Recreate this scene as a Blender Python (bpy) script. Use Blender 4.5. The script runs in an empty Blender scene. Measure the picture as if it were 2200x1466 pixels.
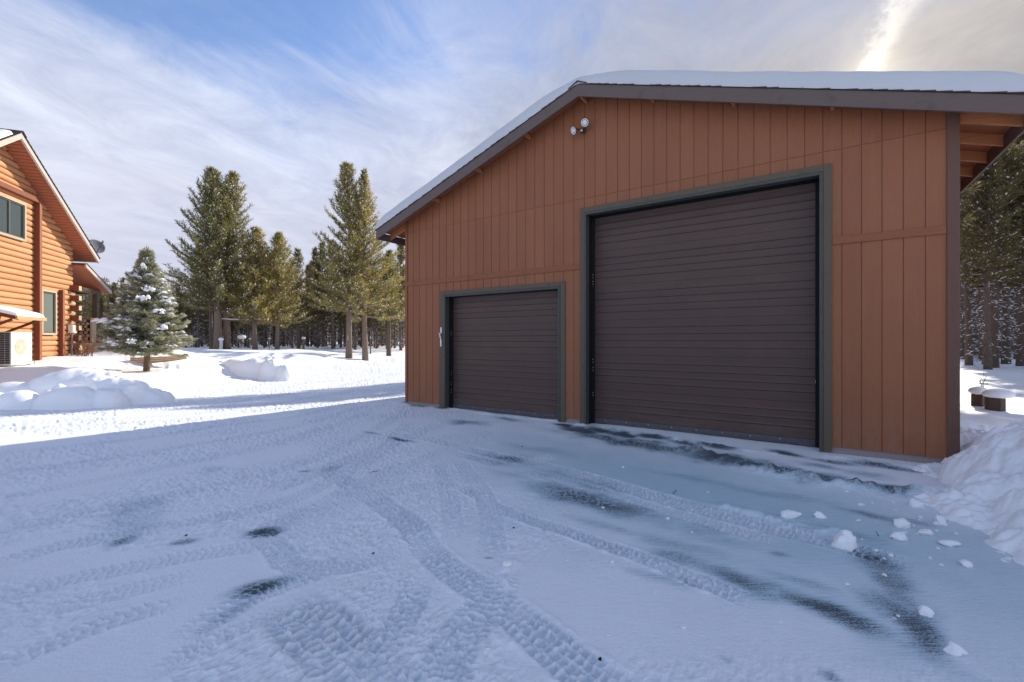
import bpy, math, random
import numpy as np
from mathutils import Vector, Matrix

SC = bpy.context.scene
COL = SC.collection
R = math.radians
random.seed(7)

# ------------------------------------------------------------------ camera constants
F = 955.0 / 2200.0            # focal length in picture widths
HC = 1.48                     # lens height above the slab
def ray(px, py):
    return ((px - 1100.0) / 955.0, (733.0 - py) / 955.0)
def gp(px, py, z=0.0):
    """ground point seen at a photo pixel, on a level z"""
    rx, rz = ray(px, py)
    Y = (z - HC) / rz
    return (rx * Y, Y)
SUN_AZ, SUN_EL = 39.0, 25.3
SUN_DIR = Vector((math.sin(R(SUN_AZ)) * math.cos(R(SUN_EL)), math.cos(R(SUN_AZ)) * math.cos(R(SUN_EL)), math.sin(R(SUN_EL))))

# ------------------------------------------------------------------ noise in numpy
_rng = np.random.RandomState(5)
_perm = np.concatenate([_rng.permutation(256)] * 3)
_gang = _rng.rand(256) * 2 * np.pi
_gx, _gy = np.cos(_gang), np.sin(_gang)
def perlin(x, y, seed=0):
    x = np.asarray(x, float) + seed * 17.31; y = np.asarray(y, float) - seed * 9.77
    xi = np.floor(x).astype(np.int64); yi = np.floor(y).astype(np.int64)
    xf, yf = x - xi, y - yi
    u = xf * xf * xf * (xf * (xf * 6 - 15) + 10); v = yf * yf * yf * (yf * (yf * 6 - 15) + 10)
    def g(ix, iy, dx, dy):
        h = _perm[_perm[ix & 255] + (iy & 255)]
        return _gx[h] * dx + _gy[h] * dy
    a = g(xi, yi, xf, yf); b = g(xi + 1, yi, xf - 1, yf)
    c = g(xi, yi + 1, xf, yf - 1); d = g(xi + 1, yi + 1, xf - 1, yf - 1)
    return 1.4 * ((a + u * (b - a)) * (1 - v) + (c + u * (d - c)) * v)
def fbm(x, y, o=4, seed=0, gain=0.5):
    s = 0.0; a = 1.0
    for k in range(o):
        s = s + a * perlin(np.asarray(x) * 2 ** k, np.asarray(y) * 2 ** k, seed + k); a *= gain
    return s
def worley(x, y, seed=0):
    x = np.asarray(x, float); y = np.asarray(y, float)
    xi = np.floor(x).astype(np.int64); yi = np.floor(y).astype(np.int64)
    f1 = np.full(x.shape, 9.0); f2 = np.full(x.shape, 9.0)
    for dx in (-1, 0, 1):
        for dy in (-1, 0, 1):
            cx, cy = xi + dx, yi + dy
            h = _perm[_perm[(cx + seed * 31) & 255] + (cy & 255)]
            h2 = _perm[h + 71]
            d = np.hypot(cx + h / 256.0 - x, cy + h2 / 256.0 - y)
            f2 = np.minimum(f2, np.maximum(f1, d)); f1 = np.minimum(f1, d)
    return f1, f2
def sst(a, b, x):
    t = np.clip((np.asarray(x, float) - a) / (b - a), 0, 1)
    return t * t * (3 - 2 * t)

# ------------------------------------------------------------------ materials
def new_mat(name):
    m = bpy.data.materials.new(name); m.use_nodes = True
    nt = m.node_tree
    return m, nt, nt.nodes['Principled BSDF']
def N(nt, t, **kw):
    n = nt.nodes.new(t)
    for k, v in kw.items():
        if k.startswith('i_'):
            key = k[2:]
            n.inputs[int(key) if key.isdigit() else key.replace('_', ' ')].default_value = v
        else:
            setattr(n, k, v)
    return n
def mathn(nt, op, a, b=None, c=None, clamp=False):
    n = nt.nodes.new('ShaderNodeMath'); n.operation = op; n.use_clamp = clamp
    for i, v in enumerate((a, b, c)):
        if v is None: continue
        if isinstance(v, (int, float)): n.inputs[i].default_value = v
        else: nt.links.new(v, n.inputs[i])
    return n.outputs[0]
def vmath(nt, op, a, b=None):
    n = nt.nodes.new('ShaderNodeVectorMath'); n.operation = op
    for i, v in enumerate((a, b)):
        if v is None: continue
        if isinstance(v, (tuple, list, Vector)): n.inputs[i].default_value = v
        else: nt.links.new(v, n.inputs[i])
    return n
def mixc(nt, fac, a, b, mode='MIX'):
    n = nt.nodes.new('ShaderNodeMix'); n.data_type = 'RGBA'; n.blend_type = mode
    for sock, v in ((n.inputs[0], fac), (n.inputs[6], a), (n.inputs[7], b)):
        if isinstance(v, (int, float)): sock.default_value = v
        elif isinstance(v, (tuple, list)): sock.default_value = (*v[:3], 1)
        else: nt.links.new(v, sock)
    return n.outputs[2]
def ramp(nt, fac, stops):
    n = nt.nodes.new('ShaderNodeValToRGB'); e = n.color_ramp.elements
    while len(e) < len(stops): e.new(0.5)
    for el, (p, c) in zip(e, stops):
        el.position = p; el.color = (c, c, c, 1) if isinstance(c, (int, float)) else (*c, 1)
    nt.links.new(fac, n.inputs[0])
    return n.outputs[0]
def noise(nt, vec, scale, detail=4, rough=0.55, dist=0.0):
    n = N(nt, 'ShaderNodeTexNoise'); n.inputs['Scale'].default_value = scale
    n.inputs['Detail'].default_value = detail; n.inputs['Roughness'].default_value = rough
    n.inputs['Distortion'].default_value = dist
    if vec is not None: nt.links.new(vec, n.inputs['Vector'])
    return n.outputs['Fac']
def coords(nt, scale=(1, 1, 1), kind='Object', rot=(0, 0, 0)):
    tc = N(nt, 'ShaderNodeTexCoord'); mp = N(nt, 'ShaderNodeMapping')
    mp.inputs['Scale'].default_value = scale; mp.inputs['Rotation'].default_value = rot
    nt.links.new(tc.outputs[kind], mp.inputs['Vector'])
    return mp.outputs[0]
def bump(nt, b, height, strength=0.3, dist=0.01):
    n = N(nt, 'ShaderNodeBump'); n.inputs['Strength'].default_value = strength
    n.inputs['Distance'].default_value = dist
    nt.links.new(height, n.inputs['Height']); nt.links.new(n.outputs[0], b.inputs['Normal'])
def simple(name, c1, c2=None, rough=0.7, scale=(3, 3, 3), nscale=6.0, bstr=0.25, bdist=0.004, spec=0.3, metal=0.0):
    m, nt, b = new_mat(name)
    v = coords(nt, scale)
    f = noise(nt, v, nscale, 6, 0.6)
    c2 = c2 or tuple(0.72 * q for q in c1)
    f2 = ramp(nt, f, [(0.3, 0.0), (0.7, 1.0)])
    nt.links.new(mixc(nt, f2, c1, c2), b.inputs['Base Color'])
    b.inputs['Roughness'].default_value = rough
    b.inputs['Specular IOR Level'].default_value = spec
    b.inputs['Metallic'].default_value = metal
    if bstr: bump(nt, b, f, bstr, bdist)
    return m

M = {}
def build_materials():
    # painted plywood siding, vertical rough-sawn grain
    m, nt, b = new_mat('stained_siding')
    fine = noise(nt, coords(nt, (60, 60, 2.2)), 3.0, 6, 0.65)
    broad = noise(nt, coords(nt, (1.2, 1.2, 0.5)), 1.5, 4, 0.55)
    wav = N(nt, 'ShaderNodeTexWave'); wav.inputs['Scale'].default_value = 6; wav.inputs['Distortion'].default_value = 9
    wav.inputs['Detail'].default_value = 3; nt.links.new(coords(nt, (4, 4, 0.35)), wav.inputs['Vector'])
    c = mixc(nt, ramp(nt, broad, [(0.3, 0), (0.7, 1)]), (0.315, 0.125, 0.057), (0.275, 0.107, 0.048))
    c = mixc(nt, ramp(nt, fine, [(0.35, 0.0), (0.75, 0.60)]), c, (0.235, 0.068, 0.027))
    c = mixc(nt, ramp(nt, wav.outputs['Fac'], [(0.6, 0.0), (1.0, 0.16)]), c, (0.43, 0.16, 0.078))
    # each board and each sheet took the stain a little differently
    tc_ = N(nt, 'ShaderNodeTexCoord'); sx_ = N(nt, 'ShaderNodeSeparateXYZ'); nt.links.new(tc_.outputs['Object'], sx_.inputs[0])
    bi = mathn(nt, 'FLOOR', mathn(nt, 'DIVIDE', mathn(nt, 'SUBTRACT', sx_.outputs[0], .025), .2032)); si = mathn(nt, 'FLOOR', mathn(nt, 'DIVIDE', mathn(nt, 'SUBTRACT', sx_.outputs[0], .025), 1.2192))
    up_ = mathn(nt, 'GREATER_THAN', sx_.outputs[2], 4.0)
    w1 = N(nt, 'ShaderNodeTexWhiteNoise'); w1.noise_dimensions = '2D'; cb1 = N(nt, 'ShaderNodeCombineXYZ'); nt.links.new(bi, cb1.inputs[0]); nt.links.new(up_, cb1.inputs[1]); nt.links.new(cb1.outputs[0], w1.inputs['Vector'])
    w2 = N(nt, 'ShaderNodeTexWhiteNoise'); w2.noise_dimensions = '2D'; cb2 = N(nt, 'ShaderNodeCombineXYZ'); nt.links.new(si, cb2.inputs[0]); nt.links.new(up_, cb2.inputs[1]); nt.links.new(cb2.outputs[0], w2.inputs['Vector'])
    tone = mathn(nt, 'ADD', mathn(nt, 'MULTIPLY', w1.outputs['Value'], .16), mathn(nt, 'MULTIPLY', w2.outputs['Value'], .12))
    c = mixc(nt, tone, c, (0.15, 0.052, 0.024))
    # dusty splash marks and faded runs
    sp_ = noise(nt, coords(nt, (5, 5, 1.2)), 2.6, 6, .7); lowz = ramp(nt, sx_.outputs[2], [(0.08, 1.0), (0.75, 0.0)])
    c = mixc(nt, mathn(nt, 'MULTIPLY', lowz, ramp(nt, sp_, [(.42, 0.0), (.70, .42)])), c, (.30, .20, .15))
    run = noise(nt, coords(nt, (7, 7, .22)), 3.0, 5, .6)
    c = mixc(nt, ramp(nt, run, [(.55, 0.0), (.80, .30)]), c, (.34, .18, .11))
    nt.links.new(c, b.inputs['Base Color']); b.inputs['Roughness'].default_value = 0.62
    b.inputs['Specular IOR Level'].default_value = 0.35
    bump(nt, b, fine, 0.9, 0.004); M['siding'] = m
    # rough wood trims, grain along object x
    def wood(name, c1, c2, gscale, rough=0.65, bs=0.35):
        m, nt, b = new_mat(name)
        g = noise(nt, coords(nt, gscale), 3.0, 6, 0.62)
        k = noise(nt, coords(nt, (2.2, 2.2, 2.2)), 2.0, 2, 0.5)
        c = mixc(nt, ramp(nt, g, [(0.3, 0), (0.72, 1)]), c1, c2)
        c = mixc(nt, ramp(nt, k, [(0.62, 0.0), (0.78, 0.5)]), c, tuple(0.55 * q for q in c2))
        nt.links.new(c, b.inputs['Base Color']); b.inputs['Roughness'].default_value = rough
        b.inputs['Specular IOR Level'].default_value = 0.3
        bump(nt, b, g, bs, 0.004); return m
    M['fascia'] = wood('taupe_painted_board', (0.138, 0.100, 0.090), (0.115, 0.083, 0.076), (2, 40, 40))
    M['corner'] = wood('taupe_corner_board', (0.145, 0.080, 0.056), (0.115, 0.062, 0.045), (40, 40, 2))
    M['belt'] = wood('stained_belt_board', (0.29, 0.108, 0.048), (0.21, 0.075, 0.034), (2.5, 40, 40))
    M['frame'] = wood('green_grey_frame', (0.122, 0.094, 0.066), (0.096, 0.074, 0.053), (30, 30, 3))
    M['frame_dark'] = simple('dark_green_stop', (0.075, 0.078, 0.066), rough=0.5)
    M['jamb'] = simple('black_jamb', (0.010, 0.010, 0.011), rough=0.8, bstr=0.05)
    M['rafter'] = wood('brown_rafter', (0.50, 0.20, 0.085), (0.38, 0.145, 0.06), (2, 30, 30))
    M['deck'] = wood('roof_sheathing', (0.34, 0.12, 0.05), (0.25, 0.09, 0.04), (2, 20, 20))
    # roller door: brown painted metal
    m, nt, b = new_mat('brown_door_metal')
    d = noise(nt, coords(nt, (1, 1, 1.6)), 2.2, 5, 0.6)
    nt.links.new(mixc(nt, ramp(nt, d, [(0.35, 0), (0.75, 1)]), (0.080, 0.042, 0.031), (0.066, 0.035, 0.026)), b.inputs['Base Color'])
    c_ = b.inputs['Base Color'].links[0].from_socket
    tc_ = N(nt, 'ShaderNodeTexCoord'); sx_ = N(nt, 'ShaderNodeSeparateXYZ'); nt.links.new(tc_.outputs['Object'], sx_.inputs[0])
    sm = noise(nt, coords(nt, (1.3, 1, 5)), 2.4, 7, .72); lowz = ramp(nt, sx_.outputs[2], [(0.05, 1.0), (0.65, .12), (1.0, .05)])
    dust = mathn(nt, 'MULTIPLY', lowz, ramp(nt, sm, [(.40, 0.0), (.75, .34)]))
    c_ = mixc(nt, dust, c_, (.17, .15, .145))
    wsl = N(nt, 'ShaderNodeTexWhiteNoise'); wsl.noise_dimensions = '1D'; nt.links.new(mathn(nt, 'FLOOR', mathn(nt, 'DIVIDE', sx_.outputs[2], .1145)), wsl.inputs['W'])
    c_ = mixc(nt, mathn(nt, 'MULTIPLY', wsl.outputs['Value'], .22), c_, (.040, .028, .027)); nt.links.new(c_, b.inputs['Base Color'])
    nt.links.new(mathn(nt, 'ADD', .36, mathn(nt, 'MULTIPLY', sm, .25)), b.inputs['Roughness']); b.inputs['Specular IOR Level'].default_value = 0.45
    fg = noise(nt, coords(nt, (200, 200, 200)), 4.0, 3, 0.6); bump(nt, b, fg, 0.12, 0.002)
    M['door'] = m
    M['rail'] = simple('grey_bottom_rail', (0.115, 0.105, 0.115), rough=0.45, bstr=0.08, metal=0.3)
    M['bolt'] = simple('zinc_bolt', (0.7, 0.7, 0.7), rough=0.35, metal=0.7, bstr=0.05)
    M['concrete'] = simple('concrete_footing', (0.34, 0.28, 0.28), (0.25, 0.22, 0.22), rough=0.9, nscale=20, bdist=0.006)
    M['shingle'] = simple('dark_shingles', (0.075, 0.055, 0.058), (0.05, 0.038, 0.042), rough=0.9, scale=(8, 8, 8), nscale=10)
    M['silver'] = simple('brushed_silver', (0.66, 0.66, 0.67), rough=0.4, metal=0.6, bstr=0.05)
    M['lamp_brown'] = simple('bronze_lamp_body', (0.10, 0.055, 0.035), rough=0.4, bstr=0.05)
    M['lamp_white'] = simple('white_lamp_lens', (0.86, 0.83, 0.78), rough=0.3, bstr=0.0)
    M['lamp_ring'] = simple('grey_lamp_ring', (0.22, 0.20, 0.19), rough=0.3, bstr=0.0)
    # snow: field / driveway with bare patches
    def snow(name, base, dirt=False, bs=0.25, nsc=34.0, bd=0.02):
        m, nt, b = new_mat(name)
        v = coords(nt, (1, 1, 1))
        n1 = noise(nt, v, nsc, 5, 0.65); n2 = noise(nt, v, 1.3, 4, 0.5)
        c = mixc(nt, ramp(nt, n2, [(0.3, 0), (0.7, 1)]), base, tuple(q * 0.955 for q in base))
        b.inputs['Roughness'].default_value = 0.75; b.inputs['Specular IOR Level'].default_value = 0.25
        if dirt:
            a = N(nt, 'ShaderNodeAttribute', attribute_name='bare'); ice = N(nt, 'ShaderNodeAttribute', attribute_name='ice')
            # streaks run along the door wall, where the plough scraped
            st = noise(nt, coords(nt, (2.6, 34, 1), rot=(0, 0, R(33.7))), 2.4, 5, 0.7)
            sp = noise(nt, coords(nt, (30, 70, 1), rot=(0, 0, R(33.7))), 2.2, 3, 0.65)
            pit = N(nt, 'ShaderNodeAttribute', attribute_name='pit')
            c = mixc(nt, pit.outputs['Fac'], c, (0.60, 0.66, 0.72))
            icef = mathn(nt, 'MULTIPLY', ice.outputs['Fac'], ramp(nt, st, [(0.25, 0.55), (0.75, 1.0)]), clamp=True)
            c = mixc(nt, icef, c, (0.36, 0.53, 0.60))
            soft = ramp(nt, mathn(nt, 'ADD', a.outputs['Fac'], mathn(nt, 'MULTIPLY', mathn(nt, 'SUBTRACT', st, .5), .9)), [(.02, 0.0), (.55, .62)])
            c = mixc(nt, soft, c, (0.30, 0.43, 0.50))
            w = mathn(nt, 'ADD', mathn(nt, 'MULTIPLY', st, 0.55), mathn(nt, 'MULTIPLY', sp, 0.75))
            k = mathn(nt, 'ADD', a.outputs['Fac'], mathn(nt, 'MULTIPLY', mathn(nt, 'SUBTRACT', w, 0.65), 2.6))
            k = mathn(nt, 'ADD', k, mathn(nt, 'MULTIPLY', mathn(nt, 'MULTIPLY', mathn(nt, 'SUBTRACT', pit.outputs['Fac'], .30), 1.1), mathn(nt, 'MULTIPLY', a.outputs['Fac'], mathn(nt, 'GREATER_THAN', pit.outputs['Fac'], .02))))
            bare = ramp(nt, k, [(0.42, 0.0), (0.66, 0.40), (1.10, 1.0)])
            c = mixc(nt, bare, c, (0.070, 0.092, 0.108))
            r = mathn(nt, 'SUBTRACT', 0.75, mathn(nt, 'MULTIPLY', icef, 0.32))
            nt.links.new(r, b.inputs['Roughness'])
        nt.links.new(c, b.inputs['Base Color'])
        bump(nt, b, n1, bs, bd); return m
    M['snow'] = snow('field_snow', (0.90, 0.905, 0.915), bs=0.22, nsc=26)
    M['drive'] = snow('packed_driveway_snow', (0.85, 0.865, 0.895), dirt=True, bs=0.6, nsc=60, bd=0.014)
    M['mound'] = snow('ploughed_snow', (0.90, 0.905, 0.915), bs=0.35, nsc=18)
    M['roofsnow'] = snow('shade_grey_roof_snow', (0.55, 0.56, 0.58), bs=0.3, nsc=14)  # greyer than other snow: shade of the front face put into the colour
    M['cap'] = snow('settled_snow', (0.90, 0.905, 0.915), bs=0.18, nsc=9)
    # log cabin
    m, nt, b = new_mat('varnished_log')
    g = noise(nt, coords(nt, (0.7, 14, 14)), 3.0, 6, 0.65)
    k = noise(nt, coords(nt, (0.9, 2.5, 5.2)), 1.6, 3, 0.55)
    c = mixc(nt, ramp(nt, g, [(0.3, 0), (0.7, 1)]), (0.57, 0.285, 0.125), (0.44, 0.195, 0.078))
    c = mixc(nt, ramp(nt, k, [(0.5, 0.0), (0.72, 0.55)]), c, (0.62, 0.36, 0.19))
    tc_ = N(nt, 'ShaderNodeTexCoord'); sx_ = N(nt, 'ShaderNodeSeparateXYZ'); nt.links.new(tc_.outputs['Object'], sx_.inputs[0])
    wl = N(nt, 'ShaderNodeTexWhiteNoise'); wl.noise_dimensions = '1D'; nt.links.new(mathn(nt, 'FLOOR', mathn(nt, 'DIVIDE', mathn(nt, 'SUBTRACT', sx_.outputs[2], .55), .19)), wl.inputs['W'])
    c = mixc(nt, mathn(nt, 'MULTIPLY', wl.outputs['Value'], .45), c, (.42, .18, .07))
    vk = N(nt, 'ShaderNodeTexVoronoi'); vk.inputs['Scale'].default_value = 1.6; nt.links.new(coords(nt, (1.0, 1.0, 3.0)), vk.inputs['Vector'])
    c = mixc(nt, ramp(nt, vk.outputs['Distance'], [(.03, .75), (.09, 0.0)]), c, (.16, .06, .025))
    ck = noise(nt, coords(nt, (.35, 30, 30)), 2.0, 3, .5); c = mixc(nt, ramp(nt, ck, [(.66, 0.0), (.72, .55)]), c, (.22, .09, .04))
    nt.links.new(c, b.inputs['Base Color']); b.inputs['Roughness'].default_value = 0.72; bump(nt, b, g, 0.45, 0.006)
    M['log'] = m
    M['log_end'] = wood('pale_log_end', (0.62, 0.43, 0.27), (0.48, 0.30, 0.17), (9, 9, 9))
    M['log_red'] = wood('red_brown_shade_trim', (0.22, 0.065, 0.034), (0.16, 0.048, 0.026), (2, 12, 12))  # darkened: shade of the camera-side faces put into the colour
    M['soffit'] = wood('red_brown_soffit', (0.46, 0.165, 0.085), (0.36, 0.12, 0.06), (2, 30, 30))
    M['house_fascia'] = wood('weathered_fascia', (0.50, 0.43, 0.38), (0.40, 0.33, 0.28), (2, 30, 30))
    M['win_frame'] = wood('tan_window_frame', (0.46, 0.37, 0.26), (0.36, 0.28, 0.19), (14, 14, 4))
    m, nt, b = new_mat('window_glass'); b.inputs['Base Color'].default_value = (0.035, 0.05, 0.05, 1)
    b.inputs['Roughness'].default_value = 0.04; b.inputs['Specular IOR Level'].default_value = 0.9; M['glass'] = m
    m, nt, b = new_mat('grey_green_glass'); b.inputs['Base Color'].default_value = (0.15, 0.17, 0.15, 1)  # paler grey-green pane
    b.inputs['Roughness'].default_value = 0.15; b.inputs['Specular IOR Level'].default_value = 0.6; M['glass2'] = m
    M['ac_white'] = simple('cream_metal', (0.82, 0.78, 0.66), (0.78, 0.74, 0.62), rough=0.45, bstr=0.03)
    M['ac_dark'] = simple('coil_dark', (0.05, 0.05, 0.052), rough=0.6)
    M['ac_grille'] = simple('coil_grille', (0.30, 0.28, 0.28), rough=0.5)
    M['ac_fan'] = simple('fan_recess', (0.36, 0.31, 0.20), rough=0.6)
    M['dish'] = simple('grey_dish', (0.20, 0.205, 0.215), (0.15, 0.155, 0.165), rough=0.5, bstr=0.02)
    M['dish_dark'] = simple('dark_dish_arm', (0.12, 0.12, 0.13), rough=0.5)
    M['post'] = wood('porch_post', (0.12, 0.085, 0.055), (0.09, 0.062, 0.04), (20, 20, 3))
    M['plank'] = wood('tan_plank', (0.52, 0.36, 0.19), (0.38, 0.24, 0.11), (2, 14, 14))
    M['cut_wood'] = wood('split_wood_end', (0.50, 0.36, 0.25), (0.36, 0.24, 0.16), (18, 18, 18))
    M['wood_bark'] = simple('firewood_bark', (0.085, 0.06, 0.045), rough=0.9, nscale=14)
    # vegetation
    def bark(name, c1, c2):
        m, nt, b = new_mat(name)
        f = noise(nt, coords(nt, (9, 9, 2.2)), 3.0, 6, 0.7)
        nt.links.new(mixc(nt, ramp(nt, f, [(0.3, 0), (0.7, 1)]), c1, c2), b.inputs['Base Color'])
        b.inputs['Roughness'].default_value = 0.9; bump(nt, b, f, 0.8, 0.02); return m
    M['bark'] = bark('pine_bark', (0.27, 0.20, 0.15), (0.12, 0.085, 0.065))
    M['bark_dark'] = bark('forest_bark', (0.19, 0.135, 0.10), (0.07, 0.05, 0.04))
    M['bark_spruce'] = bark('spruce_bark', (0.24, 0.16, 0.10), (0.13, 0.085, 0.055))
    M['twig'] = bark('red_twig', (0.30, 0.13, 0.075), (0.18, 0.075, 0.05))
    def needles(name, c1, c2, c3, sc=0.9):
        m, nt, b = new_mat(name)
        v = coords(nt, (1, 1, 1))
        f = noise(nt, v, sc, 3, 0.6); f2 = noise(nt, v, 9.0, 2, 0.5)
        c = mixc(nt, ramp(nt, f, [(0.35, 0), (0.65, 1)]), c1, c2)
        c = mixc(nt, ramp(nt, f2, [(0.45, 0), (0.75, 0.8)]), c, c3)
        nt.links.new(c, b.inputs['Base Color']); b.inputs['Roughness'].default_value = 0.55
        b.inputs['Specular IOR Level'].default_value = 0.35
        tr = N(nt, 'ShaderNodeBsdfTranslucent'); nt.links.new(c, tr.inputs['Color'])
        mx = N(nt, 'ShaderNodeMixShader'); mx.inputs[0].default_value = 0.42
        nt.links.new(b.outputs[0], mx.inputs[1]); nt.links.new(tr.outputs[0], mx.inputs[2])
        nt.links.new(mx.outputs[0], nt.nodes['Material Output'].inputs['Surface']); return m
    M['needle'] = needles('olive_needles', (0.29, 0.245, 0.065), (0.18, 0.165, 0.05), (0.42, 0.33, 0.09))
    M['needle_gold'] = needles('golden_needles', (0.38, 0.30, 0.075), (0.24, 0.205, 0.06), (0.50, 0.39, 0.10))
    M['needle_green'] = needles('grey_green_needles', (0.235, 0.215, 0.070), (0.15, 0.148, 0.055), (0.36, 0.305, 0.085))
    M['needle_forest'] = needles('forest_needles', (0.21, 0.165, 0.060), (0.125, 0.108, 0.048), (0.31, 0.235, 0.08))
    M['needle_spruce'] = needles('silver_spruce_needles', (0.42, 0.41, 0.27), (0.25, 0.26, 0.175), (0.60, 0.57, 0.40), 2.5)
    M['stump'] = bark('stump_bark', (0.12, 0.075, 0.055), (0.06, 0.04, 0.035))
    M['sign_white'] = simple('white_plate', (0.8, 0.8, 0.8), rough=0.6, bstr=0.0)
    M['metal_post'] = simple('grey_stake', (0.30, 0.30, 0.32), rough=0.6, bstr=0.05)
    M['pebble'] = simple('dark_pebble', (0.02, 0.02, 0.024), rough=0.8)
build_materials()

# ------------------------------------------------------------------ mesh helpers
class MB:
    def __init__(self): self.v = []; self.f = []
    def add(self, vs, fs):
        n = len(self.v); self.v += [tuple(p) for p in vs]; self.f += [tuple(i + n for i in q) for q in fs]
    def box(self, x0, x1, y0, y1, z0, z1):
        self.add([(x0, y0, z0), (x1, y0, z0), (x1, y1, z0), (x0, y1, z0), (x0, y0, z1), (x1, y0, z1), (x1, y1, z1), (x0, y1, z1)],
                 [(0, 3, 2, 1), (4, 5, 6, 7), (0, 1, 5, 4), (1, 2, 6, 5), (2, 3, 7, 6), (3, 0, 4, 7)])
    def prism_y(self, poly, y0, y1):
        """polygon in (x, z), counter-clockwise seen from -y, extruded along y"""
        n = len(poly)
        vs = [(x, y0, z) for x, z in poly] + [(x, y1, z) for x, z in poly]
        self.add(vs, [tuple(range(n)), tuple(range(2 * n - 1, n - 1, -1))] + [(i, i + n, (i + 1) % n + n, (i + 1) % n) for i in range(n)])
    def prism_x(self, poly, x0, x1):
        n = len(poly)
        vs = [(x0, y, z) for y, z in poly] + [(x1, y, z) for y, z in poly]
        self.add(vs, [tuple(range(n - 1, -1, -1)), tuple(range(n, 2 * n))] + [(i, (i + 1) % n, (i + 1) % n + n, i + n) for i in range(n)])
    def tube(self, pts, rad, n=6, cap=True):
        pts = [Vector(p) for p in pts]
        if not isinstance(rad, (list, tuple)): rad = [rad] * len(pts)
        rings = []
        for i, p in enumerate(pts):
            d = (pts[min(i + 1, len(pts) - 1)] - pts[max(i - 1, 0)]).normalized()
            a = d.orthogonal().normalized() if abs(d.z) > 0.95 else d.cross(Vector((0, 0, 1))).normalized()
            if abs(d.z) > 0.95: a = (Vector((1, 0, 0)) - d * d.x).normalized()
            b = d.cross(a)
            rings.append([p + (a * math.cos(2 * math.pi * k / n) + b * math.sin(2 * math.pi * k / n)) * rad[i] for k in range(n)])
        vs = [q for r in rings for q in r]; fs = []
        for i in range(len(pts) - 1):
            for k in range(n):
                fs.append((i * n + k, i * n + (k + 1) % n, (i + 1) * n + (k + 1) % n, (i + 1) * n + k))
        if cap: fs += [tuple(range(n - 1, -1, -1)), tuple((len(pts) - 1) * n + k for k in range(n))]
        self.add(vs, fs)
    def beam(self, p, q, w, h):
        """rectangular bar from p to q, width w sideways, height h"""
        p, q = Vector(p), Vector(q); d = (q - p).normalized()
        a = d.cross(Vector((0, 0, 1)));
        a = a.normalized() if a.length > 1e-4 else Vector((1, 0, 0))
        b = a.cross(d).normalized()
        vs = [e + a * (sx * w / 2) + b * (sz * h / 2) for e in (p, q) for sx, sz in ((-1, -1), (1, -1), (1, 1), (-1, 1))]
        self.add(vs, [(0, 1, 2, 3), (7, 6, 5, 4), (0, 4, 5, 1), (1, 5, 6, 2), (2, 6, 7, 3), (3, 7, 4, 0)])
    def lathe(self, c, axis, prof, n=24):
        """prof: (distance along axis, radius)"""
        c, ax = Vector(c), Vector(axis).normalized(); a = ax.orthogonal().normalized(); b = ax.cross(a)
        vs = []; fs = []
        for d, r in prof:
            for k in range(n):
                t = 2 * math.pi * k / n; vs.append(c + ax * d + (a * math.cos(t) + b * math.sin(t)) * r)
        for i in range(len(prof) - 1):
            for k in range(n):
                fs.append((i * n + k, i * n + (k + 1) % n, (i + 1) * n + (k + 1) % n, (i + 1) * n + k))
        fs += [tuple(range(n - 1, -1, -1)), tuple((len(prof) - 1) * n + k for k in range(n))]
        self.add(vs, fs)
    def build(self, name, mat, parent=None, smooth=False, bevel=0.0, recalc=False):
        me = bpy.data.meshes.new(name); me.from_pydata(self.v, [], self.f)
        if recalc:
            import bmesh
            bm = bmesh.new(); bm.from_mesh(me); bmesh.ops.recalc_face_normals(bm, faces=bm.faces); bm.to_mesh(me); bm.free()
        me.materials.append(mat)
        if smooth: me.polygons.foreach_set('use_smooth', [True] * len(me.polygons))
        me.update()
        o = bpy.data.objects.new(name, me); COL.objects.link(o)
        if parent: o.parent = parent
        if bevel:
            md = o.modifiers.new('bevel', 'BEVEL'); md.width = bevel; md.segments = 2; md.limit_method = 'ANGLE'; md.angle_limit = R(40)
        return o
def np_mesh(name, V, Fq, mat, parent=None, smooth=True, attrs=None):
    """numpy mesh; Fq is (n,3) or (n,4)"""
    me = bpy.data.meshes.new(name); k = Fq.shape[1]
    me.vertices.add(len(V)); me.vertices.foreach_set('co', np.ascontiguousarray(V, dtype=np.float32).ravel())
    me.loops.add(Fq.size); me.loops.foreach_set('vertex_index', np.ascontiguousarray(Fq, dtype=np.int32).ravel())
    me.polygons.add(len(Fq)); me.polygons.foreach_set('loop_start', np.arange(0, Fq.size, k, dtype=np.int32))
    me.update(calc_edges=True); me.validate()
    me.polygons.foreach_set('use_smooth', np.full(len(me.polygons), smooth))
    for an, arr in (attrs or {}).items():
        at = me.attributes.new(an, 'FLOAT', 'POINT'); at.data.foreach_set('value', np.ascontiguousarray(arr, dtype=np.float32))
    me.materials.append(mat); me.update()
    o = bpy.data.objects.new(name, me); COL.objects.link(o)
    if parent: o.parent = parent
    return o
def tag(o, label=None, cat=None, group=None, kind=None):
    if label: o['label'] = label
    if cat: o['category'] = cat
    if group: o['group'] = group
    if kind: o['kind'] = kind
    return o
def empty(name, loc, rz=0.0):
    o = bpy.data.objects.new(name, None); COL.objects.link(o); o.location = loc; o.rotation_euler = (0, 0, rz)
    o.empty_display_size = 0.3; return o
def copy_tree(o, parent=None):
    c = o.copy(); COL.objects.link(c); c.parent = parent
    for ch in list(o.children): copy_tree(ch, c)
    return c

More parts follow.
